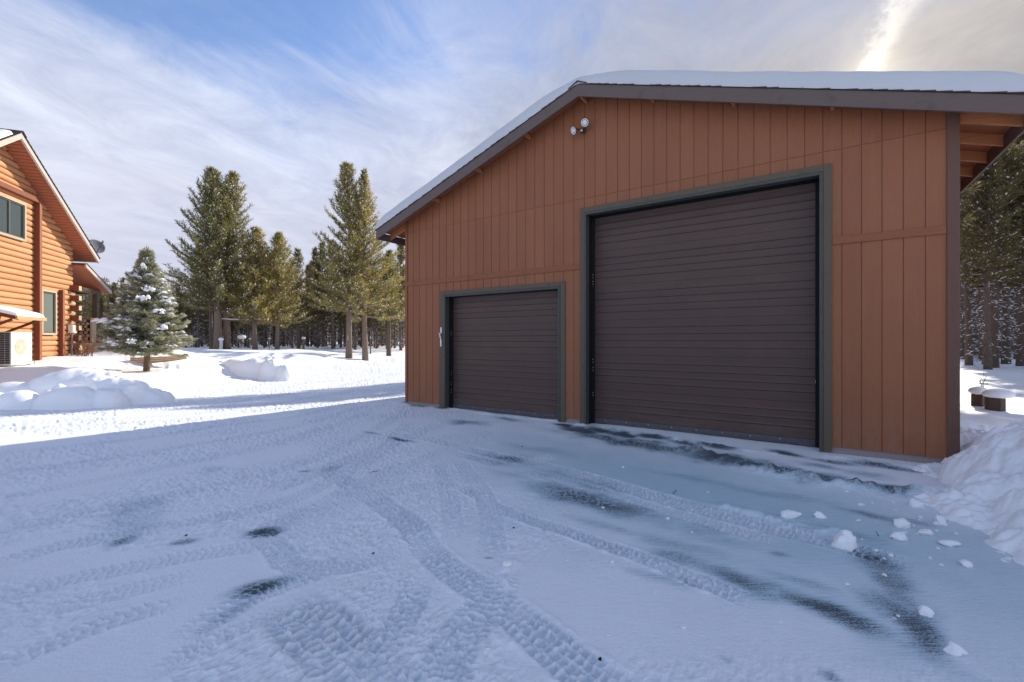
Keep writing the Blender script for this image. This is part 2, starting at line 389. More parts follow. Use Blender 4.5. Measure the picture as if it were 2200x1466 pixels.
# ================================================================== TERRAIN
GO = np.array([-2.46, 10.35]); GA = R(-33.74)       # garage: left front corner, turn about z
GS = np.array([math.cos(GA), math.sin(GA)]); GT = np.array([-math.sin(GA), math.cos(GA)])
def g_st(X, Y):
    dx, dy = X - GO[0], Y - GO[1]
    return dx * GS[0] + dy * GS[1], dx * GT[0] + dy * GT[1]
def g_xy(s, t):
    return (GO[0] + s * GS[0] + t * GT[0], GO[1] + s * GS[1] + t * GT[1])

EDGE_L = np.array([(-70, 9.0), (-14, 9.15), (-10.6, 9.3), (-9.0, 9.6), (-8.9, 11.6), (-9.6, 14.4), (-9.9, 17.7), (-9.8, 20.6), (-9.0, 25.0), (-7.2, 30.5), (-3.0, 36), (8, 41), (70, 44)], float)
EDGE_R = np.array([(4.95, 5.45), (4.55, 4.6), (4.1, 4.1), (3.62, 3.35), (3.42, 2.7), (3.25, 2.0), (3.1, 1.2), (3.1, 0.0), (2.9, -6), (4, -30)], float)
def seg_dist(X, Y, P):
    d = np.full(X.shape, 1e9)
    for a, b in zip(P[:-1], P[1:]):
        ab = b - a; L = (ab ** 2).sum()
        t = np.clip(((X - a[0]) * ab[0] + (Y - a[1]) * ab[1]) / L, 0, 1)
        d = np.minimum(d, np.hypot(X - a[0] - t * ab[0], Y - a[1] - t * ab[1]))
    return d
def inside(X, Y, poly):
    r = np.zeros(X.shape, bool); n = len(poly)
    for i in range(n):
        x1, y1 = poly[i]; x2, y2 = poly[(i + 1) % n]
        if y1 == y2: continue
        c = ((y1 > Y) != (y2 > Y)) & (X < (x2 - x1) * (Y - y1) / (y2 - y1) + x1)
        r ^= c
    return r
POLY_L = np.vstack([EDGE_L, [(70, 900), (-900, 900), (-900, 9.0)]])
g_br = np.array(g_xy(9.24, 12.0)); g_fr = np.array(g_xy(9.24, 0.0))
POLY_R = np.vstack([[g_br], [g_fr], EDGE_R, [(4, -900), (900, -900), (900, 60), (70, 44), (16, 30)]])
CTRL = np.array([(-8.9, 10.5, .30), (-11.9, 14.5, .51), (-10.2, 15.5, .35), (-15.2, 13.9, .74), (-16, 16.6, .90), (-15.9, 18.6, 1.30), (-17, 20, 1.3), (-14.2, 21.5, .93), (-11.6, 19.5, .58),
  (-12.2, 26, .72), (-18, 30, .90), (-20, 27, .95), (-10.2, 28, .52), (-9, 33, .46), (-20, 45, .9), (-12, 45, .82), (0, 50, .8), (25, 55, .8), (5.5, 5.6, .12), (8, 7.6, .36), (12, 12, .42), (17, 17, .50), (7.4, 9.6, .28),
  (4.2, 2, .30), (5.2, 4.4, .22), (3.4, 1.0, .3), (6, 0, .4), (25, 25, .6), (40, 30, .7), (-30, 12, .85), (-40, 30, .95), (-60, 20, .95), (-18, 10.5, .45), (-12.5, 10.6, .36), (-25, 10, .6), (0, 90, .9), (60, 60, .8), (-60, 80, .95), (10, -20, .5)], float)
def shepard(X, Y):
    num = np.zeros(X.shape); den = np.zeros(X.shape)
    for x, y, z in CTRL:
        w = 1.0 / ((X - x) ** 2 + (Y - y) ** 2 + 0.35) ** 1.9
        num += w * z; den += w
    return num / den
def drive_z(X, Y):
    s, t = g_st(X, Y)
    pt = np.interp(t, [-12, -8, -6, -3.2, 0, 2.5, 7, 18, 26, 40], [.14, .12, .09, .0, -.10, -.14, -.09, .20, .33, .5])
    return pt * (1 - sst(-3.0, -0.3, s))
def base_z(X, Y):
    """returns height without tread detail, and the mask of the ploughed drive (1 = drive)"""
    d1 = seg_dist(X, Y, EDGE_L); d2 = seg_dist(X, Y, EDGE_R)
    inL = inside(X, Y, POLY_L); inR = inside(X, Y, POLY_R)
    wob = 0.22 * fbm(X * 0.9, Y * 0.9, 3, 11) + .1 * perlin(X * 4, Y * 4, 3)
    wob = wob * np.clip((np.hypot(X, Y) - 1.5) / 4, 0, 1)
    kL = np.where(inL, d1, -d1) + wob
    kR = np.where(inR, np.minimum(d2, 50), -d2) + wob * .5
    dz = drive_z(X, Y)
    yz = shepard(X, Y) + 0.05 * fbm(X * .35, Y * .35, 3, 4) + 0.012 * fbm(X * 1.7, Y * 1.7, 3, 8)
    wL = sst(-0.05, 1.0, kL / (1 + 2.0 * sst(11, 19, Y))); wR = sst(-0.05, 0.8, kR) * inR
    # beside the garage wall on the right the snow starts at the wall itself
    w = np.maximum(wL, wR)
    far = sst(60, 130, np.hypot(X, Y))
    z = dz * (1 - w) + yz * w
    z = z * (1 - far) + 0.9 * far
    # low plough berm along the drive's left edge, crumbly
    bm = np.exp(-((kL - 0.35) / 0.38) ** 2) * (Y > 8) * (Y < 36)
    f1, _ = worley(X * 5.5, Y * 5.5, 3)
    z = z + bm * (0.03 + 0.06 * np.clip(fbm(X * 1.3, Y * 1.3, 3, 21), -.3, 1) + 0.05 * (0.6 - f1) * np.clip((17 - Y) / 6, .12, 1))
    return z, w
def ground_at(x, y):
    z, w = base_z(np.array([float(x)]), np.array([float(y)])); return float(z[0])

# smooth drifts and heaps out in the yard: x, y, rx, ry, turn, height
LUMPS = [(-10.6, 24.2, 1.9, .9, .3, .16), (-9.3, 25.2, 1.5, .8, .2, .14), (-8.3, 27.2, 1.2, .7, .2, .12), (-12.2, 29.5, 1.6, 1.0, 0, .22), (-9.6, 30.5, 1.5, .8, 0, .18), (-7.2, 30.4, 1.0, .5, .3, .22), (-5.9, 31.6, 1.2, .6, .3, .2),
         (-9.2, 35, 1.5, .8, .2, .15), (-14.3, 31, 1.6, .8, .1, .14), (7.7, 9.0, .9, .6, .4, .10), (9.6, 10.6, 1.5, .8, -.3, .12), (6.3, 6.6, .8, .5, .5, .14), (10.8, 13.0, 2, .8, .3, .10), (-14.6, 9.9, 2.0, .5, .1, .12)]
TRACKS = []   # (list of world points, half width, pitch, depth, strength)
def track(pix, hw, pitch, depth, zed=0.0, cols=3):
    if pix[0][0] <= 0: depth *= .6
    pitch *= .82; cols += 1
    TRACKS.append((np.array([gp(x, y, zed) for x, y in pix]), hw, pitch, depth, cols))
track([(905, 938), (1000, 962), (1160, 998), (1300, 1036), (1500, 1092), (1760, 1160), (2000, 1225)], .13, .052, .019)
track([(960, 968), (1120, 1010), (1330, 1068), (1520, 1122), (1700, 1168)], .10, .048, .012)
track([(985, 1040), (1085, 1096), (1250, 1152), (1420, 1213), (1640, 1300)], .085, .055, .021)
track([(935, 970), (962, 1050), (975, 1120), (968, 1180)], .09, .050, .007, cols=4)
track([(985, 985), (1040, 1060), (1060, 1140), (1052, 1215)], .10, .050, .009, cols=4)
track([(700, 1010), (850, 1100), (935, 1195), (1040, 1275), (1140, 1350), (1290, 1466), (1420, 1560)], .125, .060, .016)
track([(1075, 1215), (1050, 1290), (1000, 1360), (965, 1420), (920, 1540)], .14, .060, .014)
track([(600, 1285), (680, 1345), (760, 1420), (860, 1540)], .19, .066, .021, cols=4)
track([(905, 1240), (870, 1320), (800, 1420), (740, 1500)], .10, .060, .010)
track([(380, 1385), (480, 1315), (560, 1272), (660, 1238), (780, 1180)], .11, .056, .013)
track([(-60, 1455), (80, 1390), (230, 1335), (330, 1305), (430, 1280)], .09, .070, .013, cols=2)
track([(-40, 1230), (110, 1175), (260, 1150), (400, 1122), (560, 1095), (720, 1030), (830, 960), (880, 905)], .12, .058, .012)
track([(-40, 1150), (150, 1105), (330, 1070), (520, 1032), (700, 975), (820, 915), (880, 880)], .12, .058, .010)
track([(-40, 1075), (200, 1032), (420, 990), (620, 945), (780, 890), (860, 850)], .13, .058, .010)
track([(-40, 1020), (240, 985), (480, 945), (680, 905), (860, 845)], .13, .060, .010)
track([(-40, 980), (240, 950), (480, 915), (700, 880), (870, 820)], .14, .062, .010)
track([(-40, 1305), (120, 1250), (300, 1215), (440, 1190), (600, 1160), (760, 1080), (900, 1000)], .11, .060, .010)
track([(560, 1150), (600, 1185), (640, 1215), (760, 1215), (880, 1170)], .10, .055, .009)
track([(300, 1466), (420, 1395), (560, 1335), (640, 1300)], .08, .055, .009)
track([(520, 1180), (600, 1130), (720, 1080), (880, 1050), (1050, 1020), (1200, 975)], .13, .052, .008)
track([(640, 1120), (760, 1050), (900, 990), (1080, 930)], .14, .052, .008)
track([(560, 1060), (760, 985), (900, 930), (960, 905)], .15, .055, .008)
track([(0, 900), (200, 893), (420, 872), (640, 836), (870, 796)], .16, .065, .012)
track([(0, 918), (240, 905), (460, 884), (680, 846), (870, 812)], .16, .065, .012)
track([(0, 935), (260, 915), (500, 890), (700, 858), (870, 834)], .16, .065, .012)
track([(-30, 1352), (140, 1300), (300, 1262), (470, 1225)], .10, .058, .008)

BARE = []     # pixel centre, half length, half width (pixels along / across), turn (deg, + = falling to the right), strength
def bare(px, py, a, b, ang, k): BARE.append((px, py, a, b, ang, k))
for q in [(1260, 1073, 150, 17, 14, 1.0), (1340, 1100, 70, 10, 14, .55), (1085, 985, 75, 14, 8, .5), (1100, 1022, 50, 9, 12, .35), (1195, 1018, 55, 12, 8, .38), (565, 1146, 48, 10, -8, .9), (392, 1167, 38, 7, -9, .85),
          (268, 1160, 40, 9, -20, .8), (560, 1264, 78, 15, -16, 1.0), (500, 1312, 90, 13, -30, .42), (1455, 1197, 75, 18, 14, .62), (1580, 1240, 110, 20, 16, .8),
          (1775, 1312, 130, 22, 20, 1.0), (1640, 1275, 70, 16, 18, .5), (1880, 1205, 90, 30, 26, .75), (1930, 1258, 90, 36, 40, .7), (1950, 1340, 105, 38, 38, .92), (1880, 1300, 70, 26, 30, .5), (1678, 1192, 26, 8, 10, .55),
          (1500, 1135, 60, 14, 12, .4), (1400, 1118, 70, 14, 12, .36), (1560, 1165, 70, 14, 12, .36), (290, 1095, 70, 22, -16, .38), (305, 1120, 60, 20, -10, .3), (1360, 952, 170, 11, 9, 1.15), (1545, 985, 110, 15, 9, 1.25), (1700, 1018, 70, 14, 11, 1.15), (1775, 1030, 50, 11, 9, 1.2), (1880, 1050, 85, 12, 9, 1.15), (1620, 1002, 60, 9, 9, 1.1), (1250, 925, 60, 8, 9, 1.15),
          (1215, 914, 34, 6, 8, 1.3), (1290, 925, 40, 6, 8, 1.3), (1340, 935, 40, 6, 8, 1.3), (1400, 940, 40, 5, 8, 1.3), (1470, 953, 45, 5, 8, 1.3), (1540, 960, 45, 5, 8, 1.2), (1690, 974, 40, 6, 10, 1.2), (1790, 993, 60, 5, 8, 1.0), (1900, 1003, 90, 5, 8, 1.15), (1860, 1020, 70, 8, 8, .5), (1760, 1002, 60, 6, 9, .6), (1870, 1108, 80, 7, 12, .7), (1960, 1120, 60, 8, 10, .55),
          (905, 872, 24, 3, 5, 1.2), (880, 866, 18, 3, 5, 1.1), (945, 877, 22, 3, 5, 1.2), (1000, 908, 42, 6, 4, .85), (1090, 900, 40, 4, 7, .7), (860, 944, 30, 3, 10, .8), (800, 930, 20, 3, 10, .7), (1785, 1455, 30, 12, 30, .6), (1560, 1415, 20, 8, 20, .35), (1150, 965, 90, 8, 9, .42), (1300, 1130, 110, 10, 14, .40), (1440, 1165, 120, 14, 14, .45), (1260, 1040, 100, 12, 12, .40), (1650, 1060, 150, 9, 10, .42), (1500, 1030, 150, 7, 10, .42), (1420, 1240, 90, 10, 16, .38), (1720, 1250, 90, 12, 18, .42), (1830, 1150, 90, 10, 16, .45), (655, 1012, 14, 3, -5, .7), (720, 1006, 30, 8, -12, .35), (1050, 1200, 10, 3, 0, .8), (450, 1010, 40, 8, -12, .3)]:
    bare(*q)
ICE = [(1500, 1060, 620, 95, 13, 1.0), (1300, 1000, 330, 60, 10, .9), (1750, 1180, 380, 90, 16, .8), (1900, 1320, 240, 90, 28, .55), (1180, 960, 220, 30, 8, .6), (1130, 1120, 200, 60, 20, .3), (1620, 1230, 330, 60, 18, .7)]
def ellipse_field(X, Y, Z, items, soft=1.0):
    out = np.zeros(X.shape)
    wx = .10 * fbm(X * 2.2, Y * 2.2, 3, 201) ; wy = .10 * fbm(X * 2.2, Y * 2.2, 3, 207)
    for px, py, a, b, ang, k in items:
        c, s = math.cos(R(ang)), math.sin(R(ang))
        P = np.array(gp(px, py)); A = np.array(gp(px + a * c, py + a * s)) - np.array(gp(px - a * c, py - a * s)); A = A / 2
        B = np.array(gp(px - b * s, py + b * c)) - np.array(gp(px + b * s, py - b * c)); B = B / 2
        Mi = np.linalg.inv(np.array([A, B]).T)
        sc_ = min(1.0, 2.2 * np.hypot(*B)); dx, dy = X - P[0] + wx * sc_ * 2, Y - P[1] + wy * sc_ * 2
        rr = max(np.hypot(*A), np.hypot(*B)) * 2.2
        m = (np.abs(dx) < rr) & (np.abs(dy) < rr)
        if not m.any(): continue
        u = Mi[0, 0] * dx[m] + Mi[0, 1] * dy[m]; v = Mi[1, 0] * dx[m] + Mi[1, 1] * dy[m]
        r = np.hypot(u, v)
        out[m] = np.maximum(out[m], k * (1 - sst(0.1, 1.55 * soft, r)))
    return out
def track_field(X, Y):
    H = np.zeros(X.shape); T = np.zeros(X.shape); PT = np.zeros(X.shape)
    warp = 0.014 * perlin(X * 16, Y * 16, 31) + 0.03 * perlin(X * 2.3, Y * 2.3, 33)
    patch = sst(-0.30, 0.35, fbm(X * 1.5, Y * 1.5, 4, 41))
    for pts, hw, pitch, depth, cols in TRACKS:
        # smooth the polyline
        tt = np.linspace(0, len(pts) - 1, 14 * (len(pts) - 1) + 1); P = []
        for q in tt:
            i = min(int(q), len(pts) - 2); f = q - i
            p0, p1, p2, p3 = pts[max(i - 1, 0)], pts[i], pts[i + 1], pts[min(i + 2, len(pts) - 1)]
            P.append(0.5 * ((2 * p1) + (-p0 + p2) * f + (2 * p0 - 5 * p1 + 4 * p2 - p3) * f * f + (-p0 + 3 * p1 - 3 * p2 + p3) * f ** 3))
        P = np.array(P)
        lo, hi = P.min(0) - hw * 2, P.max(0) + hw * 2
        idx = np.nonzero((X > lo[0]) & (X < hi[0]) & (Y > lo[1]) & (Y < hi[1]))[0]
        if len(idx) == 0: continue
        x, y = X[idx], Y[idx]; best = np.full(x.shape, 9.0); U = np.zeros(x.shape); V = np.zeros(x.shape); acc = 0.0
        for a, b in zip(P[:-1], P[1:]):
            ab = b - a; L = np.hypot(*ab)
            if L < 1e-6: continue
            near = (x > min(a[0], b[0]) - 2 * hw) & (x < max(a[0], b[0]) + 2 * hw) & (y > min(a[1], b[1]) - 2 * hw) & (y < max(a[1], b[1]) + 2 * hw)
            if near.any():
                xn, yn = x[near], y[near]
                t = np.clip(((xn - a[0]) * ab[0] + (yn - a[1]) * ab[1]) / L ** 2, 0, 1)
                d = np.hypot(xn - a[0] - t * ab[0], yn - a[1] - t * ab[1])
                sg = np.sign((xn - a[0]) * ab[1] - (yn - a[1]) * ab[0])
                bt = best[near]; m = d < bt
                for arr, val in ((best, d), (U, acc + t * L), (V, sg * d)):
                    tmp = arr[near]; tmp[m] = val[m]; arr[near] = tmp
            acc += L
        v = V / hw + warp[idx] / hw * .6; u = U + warp[idx]
        m = 1 - sst(0.82, 1.08, np.abs(v))
        colf = (v + 1) / 2 * cols; ci = np.floor(colf); cf = colf - ci
        ph = u / pitch + 0.5 * np.mod(ci, 2) + 0.35 * np.abs(v) + .25 * np.sin(ci * 2.1)
        pf = ph - np.floor(ph); du_ = np.minimum(pf, 1 - pf) + .06 * perlin(u * 22, v * 4, 53)
        dc_ = np.minimum(cf, 1 - cf) + .10 * perlin(u * 18, v * 5 + 9, 55)
        rid = np.maximum(1 - sst(.06, .24, du_), .75 * (1 - sst(.03, .17, dc_)))
        jit = np.clip(0.65 + 0.6 * fbm(u * 12, v * 3, 2, 51), .1, 1.3); blk = 1 - rid
        berm = np.exp(-((np.abs(v) - 1.12) / 0.16) ** 2) * .5
        fade = np.clip(0.55 + 0.6 * patch[idx], 0, 1) * sst(0, .25, U) * (1 - sst(acc - .3, acc, U))
        h = 1.3 * depth * fade * (m * (-0.62 + 1.15 * rid * jit) + berm * (.5 + fbm(u * 9, v, 2, 61)))
        H[idx] = H[idx] * (1 - m * fade * .8) + h; T[idx] = np.maximum(T[idx], m * fade)
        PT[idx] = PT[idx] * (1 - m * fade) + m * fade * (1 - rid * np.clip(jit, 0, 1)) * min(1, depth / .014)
    return H, T, PT
RIDGES = [([(1480, 968), (1560, 990), (1640, 1012), (1730, 1030), (1830, 1046), (1930, 1062), (2010, 1060)], .16, .075), ([(1240, 912), (1330, 926), (1450, 944), (1560, 962), (1660, 975)], .07, .03),
          ([(1780, 980), (1860, 992), (1960, 1004), (2010, 1003)], .06, .03), ([(880, 868), (950, 877), (1080, 894), (1200, 905)], .07, .028), ([(1560, 1092), (1660, 1118), (1720, 1135), (1800, 1150)], .10, .035),
          ([(1000, 1466), (1010, 1420), (1060, 1375), (1100, 1365)], .07, .03), ([(1085, 1260), (1086, 1225), (1100, 1212)], .05, .03), ([(1190, 915), (1240, 935), (1290, 948)], .05, .012)]
def ridge_field(X, Y):
    H = np.zeros(X.shape)
    f1, _ = worley(X * 11, Y * 11, 9)
    n = fbm(X * 5, Y * 5, 3, 71)
    for pix, w, h in RIDGES:
        P = np.array([gp(x, y) for x, y in pix])
        lo, hi = P.min(0) - 3 * w, P.max(0) + 3 * w
        m = (X > lo[0]) & (X < hi[0]) & (Y > lo[1]) & (Y < hi[1])
        if not m.any(): continue
        d = seg_dist(X[m], Y[m], P) * (1 + .5 * n[m])
        prof = np.exp(-(d / w) ** 2)
        H[m] = np.maximum(H[m], h * prof * np.clip(0.75 + .7 * n[m] + .6 * (.5 - f1[m]), .1, 1.8))
    return H
def full_z(X, Y):
    z, w = base_z(X, Y)
    r = np.hypot(X, Y)
    for x, y, rx, ry, a, h in LUMPS:
        c, s = math.cos(a), math.sin(a); dx, dy = X - x, Y - y
        q = ((dx * c + dy * s) / rx) ** 2 + ((-dx * s + dy * c) / ry) ** 2
        z = z + h * np.exp(-q * 1.4)
    near = sst(0.4, 1.6, r) * (1 - sst(24, 34, r))
    dm = (1 - sst(.1, .5, w))
    icef = ellipse_field(X, Y, z, ICE, 1.0)
    Ht, T, PT = track_field(X, Y)
    # faint general tread mess on the packed snow, directional along the drive
    a = R(33); ux, uy = X * math.sin(a) + Y * math.cos(a), X * math.cos(a) - Y * math.sin(a)
    mess = .55 - 1.6 * np.abs(fbm(ux * 9 + 1.5 * perlin(X, Y, 91), uy * 17, 3, 95))
    left = 1 - sst(-1.0, 1.2, X + 0.25 * (Y - 3))
    amp = (.005 + .011 * left) * sst(-.2, .5, fbm(X * .8, Y * .8, 2, 97) + .35 * left) * (1 - .85 * icef)
    lit = sst(8, 10.5, Y) * left
    z = z + dm * near * (mess * (amp + lit * .004) + Ht * (1 - .15 * icef) + 0.010 * fbm(X * .8, Y * .8, 3, 99))
    z = z + ridge_field(X, Y)
    # trodden, crumbly snow on the path to the porch
    px = np.exp(-(seg_dist(X, Y, np.array([(-15.3, 18.3), (-14.6, 17.4), (-13.4, 16.3), (-12.5, 15.9)])) / .7) ** 2)
    f1, _ = worley(X * 3.2, Y * 3.2, 12)
    z = z + px * (-.05 + .13 * (.55 - f1) + .05 * fbm(X * 5, Y * 5, 2, 13))
    icef = icef * (1 - .8 * T)
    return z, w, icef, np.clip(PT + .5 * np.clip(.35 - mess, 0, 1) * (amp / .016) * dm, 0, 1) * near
def build_ground():
    th = np.concatenate([np.linspace(-61, 61, 1450), np.linspace(61, 299, 90)[1:-1]])
    rr = [0.25, .6, 1.0, 1.35, 1.6]; r = 1.72
    while r < 420:
        rr.append(r)
        if r < 30: r += max(0.006, 0.62 * r * r / (444.0 * HC))
        elif r < 70: r += max(.8, .05 * r)
        else: r *= 1.25
    rr = np.array(rr); nt_, nr = len(th), len(rr)
    TT, RR = np.meshgrid(np.radians(th), rr)
    X = (RR * np.sin(TT)).ravel(); Y = (RR * np.cos(TT)).ravel()
    Z, w, ice, pit = full_z(X, Y); pit = np.append(pit, 0)
    V = np.stack([X, Y, Z], 1)
    i = np.arange(nr - 1)[:, None]; j = np.arange(nt_)[None, :]; j2 = (j + 1) % nt_
    Q = np.stack([i * nt_ + j + 0 * i, (i) * nt_ + j2, (i + 1) * nt_ + j2, (i + 1) * nt_ + j], -1).reshape(-1, 4)
    # centre
    cz = ground_at(0, 0); V = np.vstack([V, [[0, 0, cz]]]); c = len(V) - 1
    tri = np.stack([np.full(nt_, c), (np.arange(nt_) + 1) % nt_, np.arange(nt_), np.arange(nt_)], 1)
    wq = w[Q].mean(1)
    qd, qs = Q[wq < .42], Q[wq >= .42]
    # winding: make normals point up
    def up(q): return q[:, ::-1]
    bare_f = ellipse_field(X, Y, Z, BARE, 1.0); bare_f = np.append(bare_f, 0); ice = np.append(ice, 0)
    bare_f = bare_f
    for nm, q, m in (('driveway', up(qd), M['drive']), ('snow_ground', up(qs), M['snow'])):
        used = np.unique(q); rem = np.full(len(V), -1); rem[used] = np.arange(len(used))
        o = np_mesh(nm, V[used], rem[q], m, attrs={'bare': bare_f[used], 'ice': ice[used], 'pit': pit[used]} if nm == 'driveway' else None)
        o['kind'] = 'structure'
build_ground()

def heap(name, label, cx, cy, sx, sy, rot, res, hfun, mat, group=None, cat='snow mound', zref=None):
    """a heap of ploughed snow lying on the ground: grid around (cx, cy), height above the ground from hfun(u, v, X, Y)"""
    nu, nv = int(2 * sx / res), int(2 * sy / res)
    U, W = np.meshgrid(np.linspace(-sx, sx, nu), np.linspace(-sy, sy, nv))
    c, s = math.cos(rot), math.sin(rot)
    X = cx + U * c - W * s; Y = cy + U * s + W * c
    h = hfun(U, W, X, Y); z0, _ = base_z(X.ravel(), Y.ravel()); z0 = z0.reshape(X.shape)
    if zref is not None: h = h - (z0 - zref)
    Z = z0 - 0.05 + np.clip(h, -.03, None) + .05 * sst(0, .1, h)
    V = np.stack([X - cx, Y - cy, Z], -1).reshape(-1, 3)
    i = np.arange(nv - 1)[:, None]; j = np.arange(nu - 1)[None, :]
    Q = np.stack([i * nu + j, i * nu + j + 1, (i + 1) * nu + j + 1, (i + 1) * nu + j], -1).reshape(-1, 4)
    Q = Q[h.ravel()[Q].max(1) > 0.004]
    used = np.unique(Q); rem = np.full(len(V), -1); rem[used] = np.arange(len(used))
    o = np_mesh(name, V[used], rem[Q], mat); o.location = (cx, cy, 0)
    tag(o, label, cat, group); return o
def blob(U, W, u, w, a, b, h, rot=0.0, p=1.0):
    c, s = math.cos(rot), math.sin(rot); du, dw = U - u, W - w
    q = np.sqrt(((du * c + dw * s) / a) ** 2 + ((-du * s + dw * c) / b) ** 2)
    return h * (np.clip(1 - q * q, 0, None) ** .5) - .6 * np.clip(q - 1, 0, None)
def chunky(X, Y, sc, seed):
    f1, f2 = worley(X * sc + .3 * perlin(X * sc, Y * sc, seed), Y * sc + .3 * perlin(X * sc, Y * sc, seed + 1), seed)
    return (.5 - f1) + .5 * np.clip(f2 - f1, 0, .3)
def h_left(U, W, X, Y):
    # local u to the right along the drive edge, w away from it
    a = np.maximum.reduce([blob(U, W, .15, .95, 1.30, .80, .82, .05), blob(U, W, 1.15, .65, .85, .62, .60, -.1), blob(U, W, 1.75, .75, .55, .42, .34, .1),
                           blob(U, W, -.12, -.28, .50, .40, .45), blob(U, W, .82, -.25, .64, .44, .52, .05), blob(U, W, 1.42, .0, .40, .38, .42), blob(U, W, .36, -.12, .26, .26, .46), blob(U, W, .45, .0, .2, .2, .56), blob(U, W, -.75, -.15, .5, .45, .40), blob(U, W, -1.5, .1, .7, .5, .38), blob(U, W, -2.3, .3, .9, .6, .36), blob(U, W, -.9, .5, .8, .5, .52)])
    rough = sst(.3, 1.6, U + .6 * W)
    return a + np.where(a > -.05, .045 * fbm(X * 1.3, Y * 1.3, 3, 5) + (.004 + .075 * rough) * chunky(X, Y, 3.6, 7) + .03 * rough * chunky(X, Y, 8, 8), 0)
heap('snow_mound', 'big rounded ploughed snow mound left of the drive in front of the small spruce', -10.4, 9.75, 3.9, 2.2, .10, .03, h_left, M['mound'], zref=0.0)
def h_mid(U, W, X, Y):
    a = np.maximum.reduce([blob(U, W, -.25, .1, .95, .55, .70, .05), blob(U, W, .65, .0, .55, .5, .66), blob(U, W, -1.1, .5, .9, .45, .66), blob(U, W, .25, .55, .7, .4, .76), blob(U, W, 1.15, -.05, .4, .4, .42), blob(U, W, -2.0, .75, .9, .25, .60)])
    rough = sst(-.1, .5, U)
    return a + np.where(a > -.05, .05 * fbm(X * 1.8, Y * 1.8, 3, 15) + (.015 + .12 * rough) * chunky(X, Y, 3.2, 17) + .04 * rough * chunky(X, Y, 7, 18), 0)
heap('snow_mound', 'broken ploughed snow heap at the drive edge beyond the small spruce', -10.55, 18.3, 2.9, 1.5, .0, .04, h_mid, M['mound'], zref=0.05)
def h_right(U, W, X, Y):
    # distance into the bank from its edge on the drive
    d = seg_dist(X.ravel(), Y.ravel(), EDGE_R).reshape(X.shape); ins = inside(X.ravel(), Y.ravel(), POLY_R).reshape(X.shape)
    k = np.where(ins, d, -d) + .16 * fbm(X * 1.4, Y * 1.4, 3, 25) + .05 * perlin(X * 6, Y * 6, 26)
    hmax = .50 * sst(.3, 1.1, Y) * (1 - .50 * sst(4.75, 5.4, Y))
    a = hmax * (sst(-.10, .75, k) * .8 + .2 * sst(.5, 1.6, k)) - .05
    a = a - .75 * sst(1.35, 2.3, k) * hmax
    a = np.maximum.reduce([a, blob(U, W, .66, 1.28, .42, .40, .33, .5), blob(U, W, .95, .95, .75, .8, .46, .4), blob(U, W, .15, .75, .38, .34, .26, .2), blob(U, W, -.10, .10, .45, .38, .22, .6)])
    a = np.maximum(a, .075 * sst(-.62, .12, k) ** 1.3 * (Y < 4.7) - .012)
    b = sst(-.6, .25, k)
    return a + np.where(a > -.02, (.004 + .085 * b) * fbm(X * 2.0, Y * 2.0, 4, 28) + (.004 + .07 * b) * chunky(X, Y, 3.6, 29) + (.003 + .03 * b * sst(-.2, .3, fbm(X * 1.7, Y * 1.7, 2, 31))) * chunky(X, Y, 9, 30) + .016 * b * chunky(X, Y, 17, 35) + .008 * b * fbm(X * 22, Y * 22, 2, 36), 0)
heap('snow_mound', 'tall lumpy ploughed snow bank at the right front corner of the garage', 4.2, 3.2, 2.1, 2.7, 0.0, .016, h_right, M['mound'])

# ================================================================== GARAGE
GW, GD = 9.24, 12.0
RS = 4.54
def zf(s): return 5.833 - 0.342 * abs(s - RS)          # top line of the rake boards
EL, ER = -0.63, 9.81                                     # eave ends
OV = 0.36                                               # front overhang
garage = tag(empty('garage', (GO[0], GO[1], 0), GA), 'large red brown garage with two dark roller doors and a snow covered gable roof', 'garage')
OPEN = [(1.23, 3.99, 2.44, .19), (4.536, 7.914, 3.70, .27)]      # x0, x1, top, depth

def cut_strips(breaks, gap, y0, y1, z0, ztop, zcuts, opens, mb):
    for a, b in zip(breaks[:-1], breaks[1:]):
        ga = gap if a in GROOVES else 0.0; gb = gap if b in GROOVES else 0.0
        xa, xb = a + ga / 2, b - gb / 2
        if xb - xa < .004: continue
        base = z0
        for o0, o1, ot, _ in opens:
            if a >= o0 - 1e-6 and b <= o1 + 1e-6: base = ot
        levels = [base] + [z for z in zcuts if z > base + .01] + [None]
        for l0, l1 in zip(levels[:-1], levels[1:]):
            lo = l0 if l0 == base else l0 + .003
            if l1 is None:
                poly = [(xa, lo), (xb, lo), (xb, ztop(xb)), (xa, ztop(xa))]
                if xa < RS < xb: poly = [(xa, lo), (xb, lo), (xb, ztop(xb)), (RS, ztop(RS)), (xa, ztop(xa))]
            else:
                hi = min(l1 - .003, ztop(xa), ztop(xb)); poly = [(xa, lo), (xb, lo), (xb, hi), (xa, hi)]
            if poly[2][1] - lo < .01: continue
            mb.prism_y(poly, y0, y1)
top_z = lambda s: zf(s) - .036
GROOVES = set(round(.025 + .2032 * k, 4) for k in range(0, 47) if .02 < .025 + .2032 * k < GW - .02)
br = sorted(GROOVES | {0.0, GW} | {o[0] for o in OPEN} | {o[1] for o in OPEN})
mb = MB(); cut_strips(br, .0105, 0.0, .018, .085, top_z, [2.80, 4.00], OPEN, mb)
